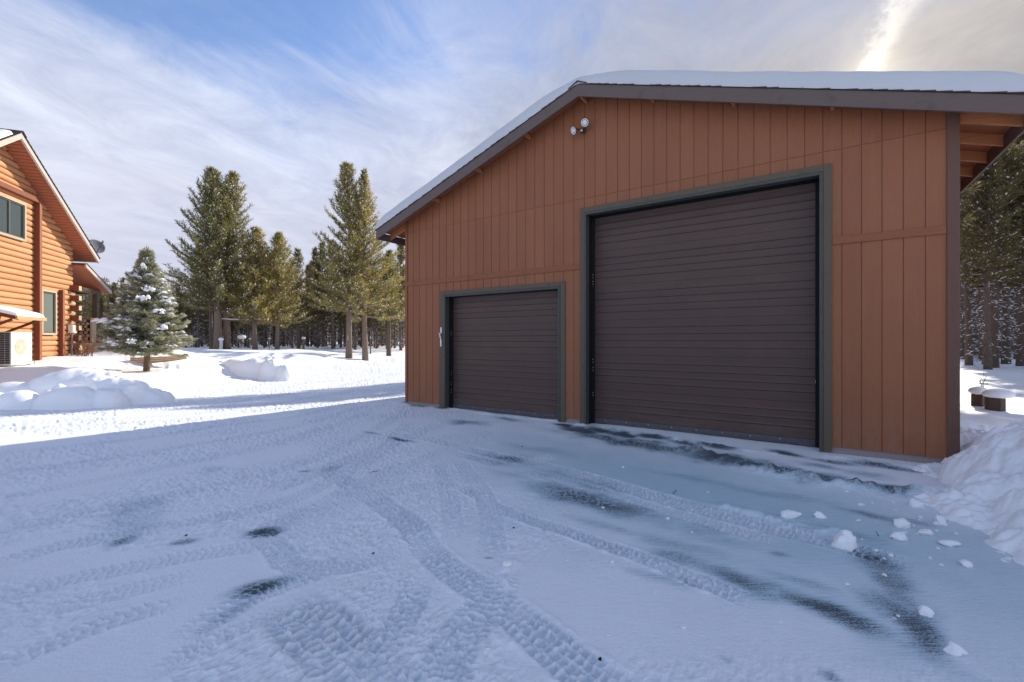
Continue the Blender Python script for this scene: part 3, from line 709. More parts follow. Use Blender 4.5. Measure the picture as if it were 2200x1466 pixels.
# boards behind the grooves
G2 = GROOVES; GROOVES = set()
br = sorted({0.03, RS, GW - .03} | {o[0] for o in OPEN} | {o[1] for o in OPEN})
cut_strips(br, 0, .010, .14, .09, top_z, [], OPEN, mb)
front = mb.build('front_wall', M['siding'], garage)
GROOVES = G2
for nm, xx, sg in (('left', 0.0, 1), ('right', GW, -1)):
    mb = MB(); y = .02; k = 0
    zt = zf(0) - .036
    while y < GD:
        mb.box(min(xx, xx + sg * .018), max(xx, xx + sg * .018), y + .006, min(y + .2032, GD) - .006, .085, zt); y += .2032
    mb.box(min(xx + sg * .010, xx + sg * .13), max(xx + sg * .010, xx + sg * .13), .145, GD - .15, .09, zt - .002)
    mb.build('side_wall', M['siding'], garage)
mb = MB(); mb.prism_y([(.03, .09), (GW - .03, .09), (GW - .03, top_z(GW)), (RS, top_z(RS)), (.03, top_z(.03))], GD - .14, GD); mb.build('back_wall', M['siding'], garage)
mb = MB()
for a, b in ((.03, OPEN[0][0]), (OPEN[0][1], OPEN[1][0]), (OPEN[1][1], GW - .03)): mb.box(a, b, .022, .2, -.4, .084)
mb.box(.022, .2, .21, GD - .03, -.4, .084); mb.box(GW - .2, GW - .022, .21, GD - .03, -.4, .084)
mb.build('foundation', M['concrete'], garage)
# belt boards
for a, b in ((.045, 4.415), (8.05, 9.148)):
    mb = MB(); mb.box(a, b, -.019, -.001, 2.752, 2.850); mb.build('belt_trim', M['belt'], garage, bevel=.003)
# corner boards
for a, b, m in ((-.020, .045, 'belt'), (9.152, GW + .022, 'corner')):
    mb = MB()
    zt = zf(0) - .04
    mb.box(a, b, -.022, -.0005, .06, zt)
    if a < 0: mb.box(-.020, -.0005, -.0004, .12, .06, zt)
    else: mb.box(GW + .0005, GW + .022, -.0004, .12, .06, zt)
    mb.build('corner_trim', M[m], garage, bevel=.003)
# door frames, doors
def door(x0, x1, zt, d, fl, fr, ft, nsec, n_bolt):
    f = MB()
    f.box(fl, x0 - .038, -.024, -.001, .02, ft); f.box(x1 + .038, fr, -.024, -.001, .02, ft); f.box(x0 - .0375, x1 + .0375, -.024, -.001, zt + .042, ft)
    fo = f.build('door_frame', M['frame'], garage, bevel=.003)
    st = MB()
    st.box(x0 - .036, x0 + .004, -.034, .10, .012, zt + .038); st.box(x1 - .004, x1 + .036, -.034, .10, .012, zt + .038); st.box(x0 + .0045, x1 - .0045, -.034, .10, zt - .004, zt + .038)
    st.build('door_stop', M['frame_dark'], fo, bevel=.003)
    jb = MB(); jb.box(x0 - .03, x0 + .002, .101, d + .12, .0, zt); jb.box(x1 - .002, x1 + .03, .101, d + .12, 0, zt); jb.box(x0 + .0025, x1 - .0025, .101, d + .12, zt - .002, zt + .03)
    jb.build('jamb', M['jamb'], fo)
    # slatted curtain: one profile extruded across
    sec = zt / nsec; prof = []
    def groove(z, w, dep):
        prof.extend([(d, z - w * .5), (d + dep, z - w * .28), (d + dep, z + w * .18), (d - .004, z + w * .30), (d - .002, z + w * 1.4), (d, z + w * 2.2)])
    prof.append((d, .10))
    for i in range(nsec):
        z0 = i * sec
        if i: prof.extend([(d, z0 - .003), (d + .007, z0 - .002), (d + .007, z0 + .002), (d, z0 + .003)])
        for q in (.225, .41, .595, .78):
            zz = z0 + q * sec
            if zz > .16: groove(zz, .014, .010)
    prof.append((d, zt - .006))
    poly = prof + [(d + .05, zt - .006), (d + .05, .10)]
    mb = MB(); n = len(poly)
    vs = [(x0 + .045, y, z) for y, z in poly] + [(x1 - .045, y, z) for y, z in poly]
    mb.add(vs, [(i, i + n, (i + 1) % n + n, (i + 1) % n) for i in range(n)])
    dr = mb.build('roller_door', M['door'], garage, recalc=True)
    rb = MB(); rb.box(x0 + .045, x1 - .045, d - .016, d + .03, .012, .099); rb.box(x0 + .045, x1 - .045, d - .024, d - .0165, .012, .03)
    rb.build('bottom_rail', M['rail'], dr, bevel=.003)
    for e0, e1 in ((x0 + .004, x0 + .044), (x1 - .044, x1 - .004)):
        g = MB(); g.box(e0, e1, d - .045, d + .06, .01, zt - .01); g.build('guide_rail', M['jamb'], dr)
    k = int((x1 - x0) / .38)
    for c in [(x0 + .25 + i * .38, d - .0165, .066) for i in range(k)] + [(x0 + .024, d - .0455, zz + e) for zz in n_bolt for e in (0, .05)]:
        bo = MB(); bo.lathe(c, (0, -1, 0), [(0, .008), (.004, .007), (.006, .002)], 8); bo.build('bolt', M['bolt'], dr)
    ms = MB(); ms.box(x0 + .046, x1 - .046, d - .010, d - .002, zt - .045, zt - .030); ms.build('metal_strip', M['rail'], dr)
    return dr
d1 = door(*OPEN[0], 1.06, 4.125, 2.565, 4, (.35, .52, .75, 1.62)); d1['label'] = 'small brown roller door'
d2 = door(*OPEN[1], 4.417, 8.046, 3.83, 6, (.5, .95, 1.1, 2.5, 2.62)); d2['label'] = 'tall wide brown roller door'
# silver hasp on the small door's frame
mb = MB(); x = 1.115; z = 1.36
mb.prism_y([(x - .022, z), (x + .022, z), (x + .022, z + .155), (x - .022, z + .155)], -.040, -.0245)
mb.prism_y([(x - .020, z + .285), (x + .022, z + .275), (x + .022, z + .40), (x + .012, z + .425), (x - .008, z + .425), (x - .020, z + .40)], -.036, -.0245)
mb.beam((x + .016, -.046, z + .150), (x - .016, -.058, z + .275), .03, .026)
mb.beam((x - .055, -.05, z + .292), (x + .02, -.05, z + .286), .014, .014)
mb.build('hasp', M['silver'], garage, bevel=.002)

# roof: sheathing, shingle courses, fascias, rafters
mb = MB()
for xa, xb in ((EL + .03, RS), (RS, ER - .03)):
    mb.prism_y([(xa, zf(xa) - .032), (xb, zf(xb) - .032), (xb, zf(xb) - .004), (xa, zf(xa) - .004)], -OV + .036, GD + .45)
mb.build('roof_sheathing', M['deck'], garage)
mb = MB(); rr_ = random.Random(3)
for sg in (-1, 1):
    xe = EL - .02 if sg < 0 else ER + .02
    L = abs(RS - xe); n = int(L / .138)
    for i in range(n):
        a = i / n * L; b = min((i + 1.25) / n * L, L)
        xa = xe + (a if sg < 0 else -a); xb = xe + (b if sg < 0 else -b)
        j = rr_.uniform(-.006, .006)
        pl = [(xa, zf(xa) + .001), (xb, zf(xb) + .001), (xb, zf(xb) + .006), (xa, zf(xa) + .020)]
        if sg > 0: pl = pl[::-1]
        mb.prism_y(pl, -OV - .016 + j, GD + .47)
mb.prism_y([(RS - .17, zf(RS - .17) + .012), (RS, zf(RS) + .032), (RS + .17, zf(RS + .17) + .012), (RS + .17, zf(RS + .17) + .024), (RS, zf(RS) + .052), (RS - .17, zf(RS - .17) + .024)], -OV - .028, GD + .48)
mb.build('shingle_roof', M['shingle'], garage)
for sg in (-1, 1):
    mb = MB(); xe = EL if sg < 0 else ER
    pl = [(xe, zf(xe) - .205), (RS - sg * -.0, zf(RS) - .205), (RS, zf(RS) - .0005), (xe, zf(xe) - .0005)]
    if sg > 0: pl = pl[::-1]
    mb.prism_y(pl, -OV, -OV + .034)
    o = mb.build('rake_fascia', M['fascia'], garage, bevel=.003)
    mb = MB()
    x0, x1 = (EL, EL + .03) if sg < 0 else (ER - .03, ER)
    mb.box(x0, x1, -OV + .0345, GD + .45, zf(xe) - .205, zf(xe) - .034)
    mb.build('eave_fascia', M['fascia'], garage, bevel=.003)
    k = 0; t = .03
    while t < GD:
        mb = MB(); xa, xb = (EL + .0305, .0) if sg < 0 else (GW, ER - .0305)
        mb.prism_y([(xa, zf(xa) - .165), (xb, zf(xb) - .165), (xb, zf(xb) - .0325), (xa, zf(xa) - .0325)], t, t + .038)
        mb.build('rafter_tail', M['rafter'], garage); t += .61
    mb = MB()
    xa, xb = (EL + .0305, RS - .02) if sg < 0 else (RS + .02, ER - .0305)
    mb.prism_y([(xa, zf(xa) - .16), (xb, zf(xb) - .16), (xb, zf(xb) - .0325), (xa, zf(xa) - .0325)], -OV + .0345, -OV + .070)
    mb.build('barge_rafter', M['rafter'], garage)
for k in (-3, -2, -1, 0, 1, 2, 3):
    s = RS + 1.17 * k; zz = min(zf(s - .022), zf(s + .022)) - .036
    mb = MB(); mb.box(s - .021, s + .021, -OV + .0705, -.0005, zz - (.066 if k else .13), zz); mb.build('outlooker', M['rafter'], garage)

# floodlight
fl = tag(empty('floodlight', g_xy(0, 0) + (0,), GA), 'bronze twin floodlight with two round white lenses high on the garage gable', 'floodlight')
def wall_pt(px, py, t=0.0):
    rx, rz = ray(px, py)
    # intersect with plane t = const of the garage
    o = np.array(g_xy(0, t)); r = rx
    s = (r * o[1] - o[0]) / (GS[0] - r * GS[1]); P = o + s * GS
    return s, HC + rz * P[1]
sb, zb = wall_pt(1255, 281)
fl.location = (*g_xy(sb, 0), zb); fl.scale = (.86,) * 3
mb = MB(); mb.lathe((0, -.001, 0), (0, -1, 0), [(0, .055), (.018, .055), (.028, .042), (.03, .01)], 20); mb.tube([(0, -.028, 0), (0, -.075, 0)], .022, 10)
mb.build('base', M['lamp_brown'], fl, smooth=False)
for sx, c, ax in ((-1, (-.145, -.19, -.035), Vector((-.38, -.80, -.45))), (1, (.105, -.20, .055), Vector((.25, -.85, -.42)))):
    ax.normalize(); c = Vector(c)
    mb = MB(); mb.lathe(c - ax * .10, ax, [(0, .022), (.012, .036), (.045, .044), (.085, .082), (.112, .090), (.114, .078), (.104, .076), (.103, .01)], 28)
    mb.tube([(sx * .012, -.06, .0), (sx * .04, -.085, .004), tuple(c - ax * .09)], .014, 8)
    h = mb.build('lamp_head', M['lamp_brown'], fl, smooth=True)
    mb = MB(); mb.lathe(c + ax * .003, ax, [(0, .0755), (.008, .0755), (.010, .066), (.006, .060), (.006, .048), (.012, .045), (.014, .034), (.020, .026), (.022, .004)], 28)
    mb.build('lens', M['lamp_white'], h, smooth=False)
    mb = MB(); mb.lathe(c + ax * .0105, ax, [(0, .0585), (.0015, .0585), (.0015, .049), (0, .049)], 28); mb.build('ring', M['lamp_ring'], h)
mb = MB(); mb.box(-.028, .028, -.125, -.078, -.075, -.020); mb.box(-.034, .034, -.13, -.074, -.082, -.075)
o = mb.build('motion_sensor', M['lamp_brown'], fl, bevel=.004)
mb = MB(); mb.box(-.020, .020, -.1275, -.1255, -.062, -.030); mb.build('sensor_window', M['lamp_white'], o)

SNOW_MAT = 'cap'
# snow blanket on the roof
def snow_blanket(name, label, s0, s1, t0, t1, ztop_f, thick, parent_loc, rot, res, sround, seed, ridge=None):
    ns, nt_ = int((s1 - s0) / res), int((t1 - t0) / res / 1.3)
    def spread(n):   # finer near both ends
        u = np.linspace(0, 1, n); return u - .12 * np.sin(2 * np.pi * u)
    S, T = np.meshgrid(s0 + (s1 - s0) * spread(ns), t0 + (t1 - t0) * spread(nt_))
    ds = np.minimum(S - s0, s1 - S); dt = np.minimum(T - t0, t1 - T)
    e = lambda d, r: np.sqrt(np.clip(1 - (1 - np.clip(d / r, 0, 1)) ** 2, 0, 1))
    Hh = thick * (.2 * e(ds, .05) + .8 * e(ds, sround)) * (.55 * e(dt, .02) + .45 * e(dt, .16)) * (1 + .05 * fbm(S * .8, T * .8, 3, seed)) + .006 * fbm(S * 4, T * 4, 3, seed + 3) * e(ds, .1)
    base = np.vectorize(ztop_f)(S)
    if ridge is not None: Hh = Hh * (1 - .42 * np.exp(-((S - ridge) / .42) ** 2))
    Z = base + np.clip(Hh, 0.002, None)
    V = np.stack([S, T, Z], -1).reshape(-1, 3); B = np.stack([S, T, np.vectorize(ztop_f)(S) + .0], -1).reshape(-1, 3)
    i = np.arange(nt_ - 1)[:, None]; j = np.arange(ns - 1)[None, :]
    Q = np.stack([i * ns + j, i * ns + j + 1, (i + 1) * ns + j + 1, (i + 1) * ns + j], -1).reshape(-1, 4)
    nV = len(V)
    rim = [k for k in range(ns)] + [r * ns + ns - 1 for r in range(1, nt_)] + [(nt_ - 1) * ns + k for k in range(ns - 2, -1, -1)] + [r * ns for r in range(nt_ - 2, 0, -1)]
    rim = np.array(rim); r2 = np.roll(rim, -1)
    side = np.stack([rim + nV, r2 + nV, r2, rim], 1)
    o = np_mesh(name, np.vstack([V, B]), np.vstack([Q, side]), M[SNOW_MAT]); o.location = parent_loc; o.rotation_euler = (0, 0, rot)
    return o
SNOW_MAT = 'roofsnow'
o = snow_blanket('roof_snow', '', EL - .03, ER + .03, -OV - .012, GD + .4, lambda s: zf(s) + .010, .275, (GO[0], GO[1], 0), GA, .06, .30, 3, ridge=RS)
tag(o, 'thick smooth snow blanket lying on the big garage roof', 'snow')
SNOW_MAT = 'cap'

# ================================================================== LOG HOUSE
HO = (-16.9, 17.02); HA = R(109.6)
HX = Vector((math.cos(HA), math.sin(HA))); HY = Vector((-math.sin(HA), math.cos(HA)))   # along the wall, into the house
def h_xy(u, v): return (HO[0] + u * HX.x + v * HY.x, HO[1] + u * HX.y + v * HY.y)
house = tag(empty('log_house', (HO[0], HO[1], 0), HA), 'honey coloured log cabin with a steep gable and red brown soffit at the left edge', 'house')
AP, AZ, SL = -3.82, 7.87, .70
def hz(u): return AZ - SL * abs(u - AP)          # top line of the rake
UEND = .59; ULEFT = 2 * AP - UEND
LOGH = .19
# log wall: convex courses clipped under the roof
mb = MB(); z = .55; k = 0; wall_l = 2 * AP
while z < AZ - .45:
    n = 8
    pts = []
    for i in range(n + 1):
        a = -math.pi / 2 + math.pi * i / n
        zz = z + LOGH / 2 + LOGH / 2 * math.sin(a) * .985; yy = -.085 * max(math.cos(a), 0) ** .7 + .01
        pts.append((yy, zz))
    segs = [(wall_l, -5.45, 0), (-5.45, .03 if k % 2 else .0, 0)]
    x1 = .0
    vs = []
    for yy, zz in pts:
        half = (AZ - .16 - zz) / SL
        xa, xb = max(wall_l, AP - half), min(x1, AP + half)
        vs += [(xa, yy, zz), (max(xa, xb), yy, zz)]
    mb.add(vs, [(2 * i, 2 * i + 1, 2 * i + 3, 2 * i + 2) for i in range(n)])
    z += LOGH; k += 1
# solid core behind the courses
mb.prism_y([(wall_l, .3), (-.01, .3), (-.01, hz(-.01) - .2), (AP, AZ - .2), (wall_l, hz(wall_l) - .2)], .012, .20)
lw = mb.build('log_wall', M['log'], house, smooth=False)
lw.data.polygons.foreach_set('use_smooth', [len(p.vertices) == 4 and abs(p.normal.x) < .9 and p.area < 3 for p in lw.data.polygons])
mb = MB(); mb.box(-.18, .0, .21, 9.0, .3, 4.45); mb.build('side_wall', M['log'], house)
mb = MB(); mb.box(wall_l + .1, -.02, .02, .3, .1, .56); mb.build('footing', M['plank'], house)
# crossed log ends at the corner
z = .55; k = 0
while z < 3.5:
    if k % 2 == 0:
        e_ = MB(); e_.tube([(-.02, .045, z + LOGH / 2), (.25, .045, z + LOGH / 2)], [LOGH * .50, LOGH * .46], 12); e_.build('log_end', M['log_end'], house)
    else:
        e_ = MB(); e_.box(-.17, .0, -.32, .0, z + .012, z + LOGH - .004); e_ = e_.build('cross_log', M['log_red'], house)
        c_ = MB(); c_.box(-.168, -.002, -.335, -.3205, z + .014, z + LOGH - .006); c_.build('cut_end', M['log_end'], e_)
    z += LOGH; k += 1
# vertical and horizontal trim boards
mb = MB(); mb.box(-2.21, -2.08, -.215, -.02, .7, 6.30); mb.box(-5.6, -2.2105, -.215, -.02, 6.14, 6.30); mb.build('trim_board', M['log_red'], house, bevel=.01)
mb = MB(); mb.box(-2.205, -2.085, -.222, -.2155, .7, 6.29); mb.build('lit_trim_face', M['belt'], house); mb = MB(); mb.box(-.875, -.765, -.194, -.187, .80, 3.345); mb.build('lit_trim_face', M['belt'], house)  # lighter front strips paint the sunlit side of the boards
mb = MB(); mb.box(-.88, -.76, -.1865, -.02, .78, 3.35); mb.build('trim_board', M['log_red'], house, bevel=.01)
def window(x0, x1, z0, z1, mull, glass):
    w = MB(); t = .075; y0, y1 = -.155, -.0
    w.box(x0, x0 + t, y0, y1, z0, z1); w.box(x1 - t, x1, y0, y1, z0, z1); w.box(x0 + t + .0005, x1 - t - .0005, y0, y1, z0, z0 + t); w.box(x0 + t + .0005, x1 - t - .0005, y0, y1, z1 - t, z1)
    o = w.build('window', M['win_frame'], house, bevel=.006)
    s = MB(); xs = [x0 + t + .001] + ([(x0 + x1) / 2] if mull else []) + [x1 - t - .001]
    for a, b in zip(xs[:-1], xs[1:]):
        s.box(a, a + .035, -.12, -.03, z0 + t + .001, z1 - t - .001); s.box(b - .035, b - .0005, -.12, -.03, z0 + t + .001, z1 - t - .001)
        s.box(a + .0355, b - .0355, -.12, -.03, z0 + t + .001, z0 + t + .04); s.box(a + .0355, b - .0355, -.12, -.03, z1 - t - .04, z1 - t - .001)
    s.build('sash', M['frame_dark'], o)
    g = MB()
    for a, b in zip(xs[:-1], xs[1:]): g.box(a + .036, b - .036, -.095, -.085, z0 + t + .041, z1 - t - .041)
    g.build('pane', M[glass], o); return o
window(-4.12, -2.72, 4.71, 5.95, True, 'glass'); window(-1.955, -1.134, 1.69, 3.27, False, 'glass2')
# roof
OVH = .62
mb = MB(); mb2 = MB(); mb3 = MB()
for sg in (-1, 1):
    xe = UEND if sg > 0 else ULEFT
    pl = [(AP, AZ - .165), (xe, hz(xe) - .165), (xe, hz(xe) - .13), (AP, AZ - .13)]
    if sg < 0: pl = pl[::-1]
    pl = pl[::-1] if sg > 0 else pl[::-1]
    mb.prism_y(pl, -OVH + .05, 9.5)
    pl = [(AP, AZ - .1295), (xe, hz(xe) - .1295), (xe, hz(xe) - .005), (AP, AZ - .005)]
    mb2.prism_y(pl, -OVH + .05, 9.5)
    pl = [(AP, AZ - .175), (xe, hz(xe) - .175), (xe, hz(xe) - .0005), (AP, AZ - .0005)]
    mb3.prism_y(pl, -OVH, -OVH + .049)
    pl = [(AP, AZ - .205), (xe, hz(xe) - .205), (xe, hz(xe) - .176), (AP, AZ - .176)]
    mb3.prism_y(pl, -OVH + .02, -OVH + .049)
# eave board
mb3.box(UEND - .03, UEND + .0, -OVH + .0505, 9.5, hz(UEND) - .175, hz(UEND) - .002)
mb.build('soffit', M['soffit'], house, recalc=True); 
mb4 = MB()
for sg in (-1, 1):
    xe = UEND + .03 if sg > 0 else ULEFT - .03; L = abs(xe - AP); n = int(L / .14)
    for i in range(n):
        a = i / n * L; b = min((i + 1.2) / n * L, L)
        xa = xe - sg * a; xb = xe - sg * b
        mb4.prism_y([(xa, hz(xa) + .002), (xb, hz(xb) + .002), (xb, hz(xb) + .008), (xa, hz(xa) + .035)], -OVH - .03, 9.55)
mb4.prism_y([(AP - .16, hz(AP - .16) + .02), (AP, AZ + .035), (AP + .16, hz(AP + .16) + .02), (AP + .16, hz(AP + .16) + .035), (AP, AZ + .06), (AP - .16, hz(AP - .16) + .035)], -OVH - .045, 9.56)
rf = mb4.build('roof', M['shingle'], house, recalc=True)
mb2.build('roof_sheathing', M['shingle'], rf, recalc=True)
mb3.build('rake_fascia', M['house_fascia'], house, recalc=True)
# soffit planks read as fine lines: battens across
mb = MB(); u = AP
while u < UEND - .05:
    mb.prism_y([(u, hz(u) - .1705), (u + .012, hz(u + .012) - .1705), (u + .012, hz(u + .012) - .1655), (u, hz(u) - .1655)], -OVH + .051, 0.0); u += .105
mb.build('soffit_batten', M['log_red'], house, recalc=True)
# porch roof, beam and post
def pz(u): return 4.42 - .44 * (u + .05)
mb = MB(); mb.prism_y([(-.05, pz(-.05) - .10), (1.78, pz(1.78) - .10), (1.78, pz(1.78) - .012), (-.05, pz(-.05) - .012)], -.48, 8.0); mb.build('porch_roof', M['soffit'], house, recalc=True)
mb = MB(); mb.prism_y([(-.12, pz(-.12) - .13), (1.80, pz(1.80) - .13), (1.80, pz(1.80) + .0), (-.12, pz(-.12) + .0)], -.53, -.4805)
mb.box(1.7805, 1.81, -.48, 8.0, pz(1.8) - .12, pz(1.8) - .001); mb.build('porch_fascia', M['house_fascia'], house, recalc=True)
mb = MB(); mb.prism_y([(-.1, pz(-.1) + .001), (1.83, pz(1.83) + .001), (1.83, pz(1.83) + .03), (-.1, pz(-.1) + .03)], -.55, 8.02); mb.build('porch_shingle', M['shingle'], house, recalc=True)
mb = MB(); mb.box(.0, 1.62, -.22, -.06, 3.40, 3.585); mb.box(1.36, 1.52, -.059, 7.5, 3.40, 3.585); mb.build('porch_beam', M['post'], house, bevel=.01)
mb = MB(); mb.box(1.36, 1.52, -.22, -.06, 1.0, 3.3995); mb.build('porch_post', M['post'], house, bevel=.01)
mb = MB(); mb.box(.01, 1.75, -.3, 7.0, .6, 1.40); mb.build('porch_floor', M['plank'], house)
mb = MB(); mb.box(.3, 1.3, -.75, -.31, .7, 1.18); mb.build('porch_step', M['plank'], house, bevel=.01)
# snow left near the ridge
o = snow_blanket('roof_snow', '', -7.2, -4.15, -OVH + .02, 8, lambda u: hz(u) + .04, .16, (HO[0], HO[1], 0), HA, .08, .2, 9); tag(o, 'patch of white snow just left of the cabin roof peak', 'snow')

# little shed roof over the heat pump
aw = tag(empty('awning', (*h_xy(-4.13, 0), 0), HA), 'small red brown wooden canopy fixed to the cabin wall over the heat pump', 'canopy')
def awz(v): return 2.20 + .27 * (v + 1.0)
mb = MB(); mb.prism_x([(-1.0, awz(-1.0) - .02), (-.09, awz(-.09) - .02), (-.09, awz(-.09) + .01), (-1.0, awz(-1.0) + .01)], -.62, .60); mb.build('deck_board', M['log_red'], aw, recalc=True)
mb = MB(); mb.box(-.66, .66, -1.045, -1.0005, awz(-1) - .09, awz(-1) + .012); mb.build('front_board', M['plank'], aw, bevel=.004)
for x in (-.57, .50):
    mb = MB(); mb.prism_x([(-.999, awz(-1) - .105), (-.09, awz(-.09) - .105), (-.09, awz(-.09) - .021), (-.999, awz(-1) - .021)], x, x + .05); mb.build('rafter', M['log_red'], aw, recalc=True)
    mb = MB(); mb.beam((x + .025, -.09, 1.72), (x + .025, -.86, awz(-.86) - .13), .05, .07); mb.build('brace', M['log_red'], aw)
o = snow_blanket('canopy_snow', '', -.62, .62, -1.02, -.12, lambda u: 0, .13, (*h_xy(-4.13, 0), 0), HA, .045, .18, 12)
for v in o.data.vertices: v.co.z += awz(v.co.y) + .012
tag(o, 'white snow pad on top of the small canopy over the heat pump', 'snow')

# heat pump
hp = tag(empty('heat_pump', (*h_xy(-4.05, -.575), .70), HA), 'cream heat pump unit with a round fan grille beside the log wall', 'heat pump')
mb = MB(); mb.box(-.45, .45, -.175, .175, .06, 1.05); mb.build('cabinet', M['ac_white'], hp, bevel=.012)
mb = MB(); mb.box(-.33, .20, -.184, -.1755, .28, .92); o = mb.build('fan_plate', M['ac_white'], hp, bevel=.004)
mb = MB(); mb.lathe((-.065, -.1845, .60), (0, -1, 0), [(0, .245), (.003, .245), (.003, .24)], 40); f = mb.build('fan_grille', M['ac_fan'], hp)
mb = MB()
for i in range(-6, 7):
    zz = .60 + i * .036; hw = math.sqrt(max(.243 ** 2 - (i * .036) ** 2, 0)); mb.box(-.065 - hw, -.065 + hw, -.193, -.188, zz - .006, zz + .006)
mb.lathe((-.065, -.188, .60), (0, -1, 0), [(0, .06), (.006, .06), (.008, .02)], 20)
mb.build('guard_wire', M['ac_white'], f)
mb = MB(); mb.box(-.462, -.4505, -.165, .17, .10, 1.02); c = mb.build('coil', M['ac_dark'], hp)
mb = MB()
for i in range(15): mb.box(-.474, -.4625, -.168, .172, .10 + i * .0655, .117 + i * .0655)
for y in (-.168, -.055, .06, .155): mb.box(-.479, -.4745, y, y + .016, .10, 1.03)
mb.build('coil_guard', M['ac_grille'], c)
for x in (-.36, .30):
    mb = MB(); mb.box(x, x + .06, -.18, .2, -.15, .0595); mb.build('foot', M['ac_dark'], hp)
mb = MB(); mb.box(.28, .38, -.181, -.1755, .955, .975); mb.build('badge', M['ac_grille'], hp)
mb = MB(); mb.tube([(.47, -.02, .35), (.50, .0, .35), (.50, .0, -.2)], .018, 8); mb.build('pipe', M['sign_white'], hp)

# meter box by the corner
ub = tag(empty('utility_box', (*h_xy(-.24, -.09), 1.93), HA), 'white utility box with a conduit on the log wall beside the cabin corner', 'utility box')
mb = MB(); mb.box(-.13, .13, -.15, .0, -.15, .15); o = mb.build('box', M['ac_white'], ub, bevel=.008)
mb = MB(); mb.box(-.11, .11, -.158, -.1505, -.13, .13); mb.build('lid', M['ac_white'], o, bevel=.004)
mb = MB(); mb.tube([(0, -.06, -.15), (0, -.06, -1.1)], .035, 10); mb.build('conduit', M['ac_grille'], ub)

# satellite dish on the eave end
sd = tag(empty('satellite_dish', (*h_xy(.60, -.58), hz(.6) - .02), 0), 'grey satellite dish with its feed arm on the eave of the cabin', 'satellite dish')
ax = Vector((.80, -.42, .36)).normalized(); cc = Vector((-.02, -.06, .50))
mb = MB(); prof_o = [(-.075 + .075 * (r / .30) ** 2, r) for r in (0.02, .08, .14, .20, .26, .30)]
prof = prof_o + [(d - .012, r) for d, r in prof_o[::-1]]
mb.lathe(cc, ax, prof, 36); mb.build('reflector', M['dish'], sd, smooth=True)
mb = MB(); mb.tube([(-.05, 0, -.06), (-.05, -.02, .3), tuple(cc - ax * .10)], .025, 8); mb.build('mast', M['dish_dark'], sd)
low = cc + ax * .0 - Vector((0, 0, .28)); feed = cc + ax * .58 - Vector((0, 0, .12))
mb = MB(); mb.tube([tuple(low), tuple(feed)], .014, 6); mb.build('feed_arm', M['dish_dark'], sd)
mb = MB(); mb.lathe(feed, -ax, [(-.06, .03), (.02, .03), (.05, .045), (.06, .02)], 12); mb.tube([tuple(feed), tuple(feed + Vector((.02, 0, .08)))], .02, 6); mb.build('feed_head', M['dish_dark'], sd)

# firewood on the porch: each split log a thing
rf_ = random.Random(8); first = None
for row in range(8):
    n = 6
    for c in range(n):
        v = .56 - c * .135 + (.06 if row % 2 else 0) + rf_.uniform(-.012, .012); zz = 1.46 + row * .118 + rf_.uniform(-.01, .01); u = .78 + rf_.uniform(-.03, .03)
        if first is None or len(firsts) < 4:
            if first is None: firsts = []
            r = .066; nn = (7, 9, 6, 8)[len(firsts)]; rg = [r * (1 + .12 * math.sin(i * 2.3 + len(firsts))) for i in range(nn)]
            ring = [(rg[i] * math.cos(2 * math.pi * i / nn), rg[i] * math.sin(2 * math.pi * i / nn)) for i in range(nn)]
            o = MB(); o.add([(-.0, y, z) for y, z in ring] + [(.42, y, z) for y, z in ring], [(i, i + nn, (i + 1) % nn + nn, (i + 1) % nn) for i in range(nn)])
            ob = o.build('firewood_log', M['wood_bark'], None, recalc=True)
            e = MB(); e.add([(-.003, y * .97, z * .97) for y, z in ring] + [(.0, y * .97, z * .97) for y, z in ring], [tuple(range(nn - 1, -1, -1))] + [(i, (i + 1) % nn, (i + 1) % nn + nn, i + nn) for i in range(nn)])
            e.build('cut_face', M['cut_wood'], ob, recalc=True); firsts.append(ob); first = ob
        else:
            ob = copy_tree(firsts[rf_.randrange(4)])
        ob.location = (*h_xy(u, v - .05), zz); ob.rotation_euler = (0, 0, HA); ob.rotation_euler.rotate_axis('X', rf_.uniform(0, 6.28))
        tag(ob, 'split log in the firewood stack on the cabin porch', 'firewood', 'firewood logs stacked on the porch')
fb = tag(empty('upright_board', (*h_xy(.95, -.29), 1.41), HA), 'pale upright board holding the firewood stack beside the porch post', 'board')
mb = MB(); mb.box(-.2, .12, -.035, .0, 0, 1.0); mb.build('board', M['win_frame'], fb, bevel=.004)
mb = MB(); mb.box(-.22, -.2005, -.05, .02, .0, 1.0); mb.build('batten', M['win_frame'], fb)

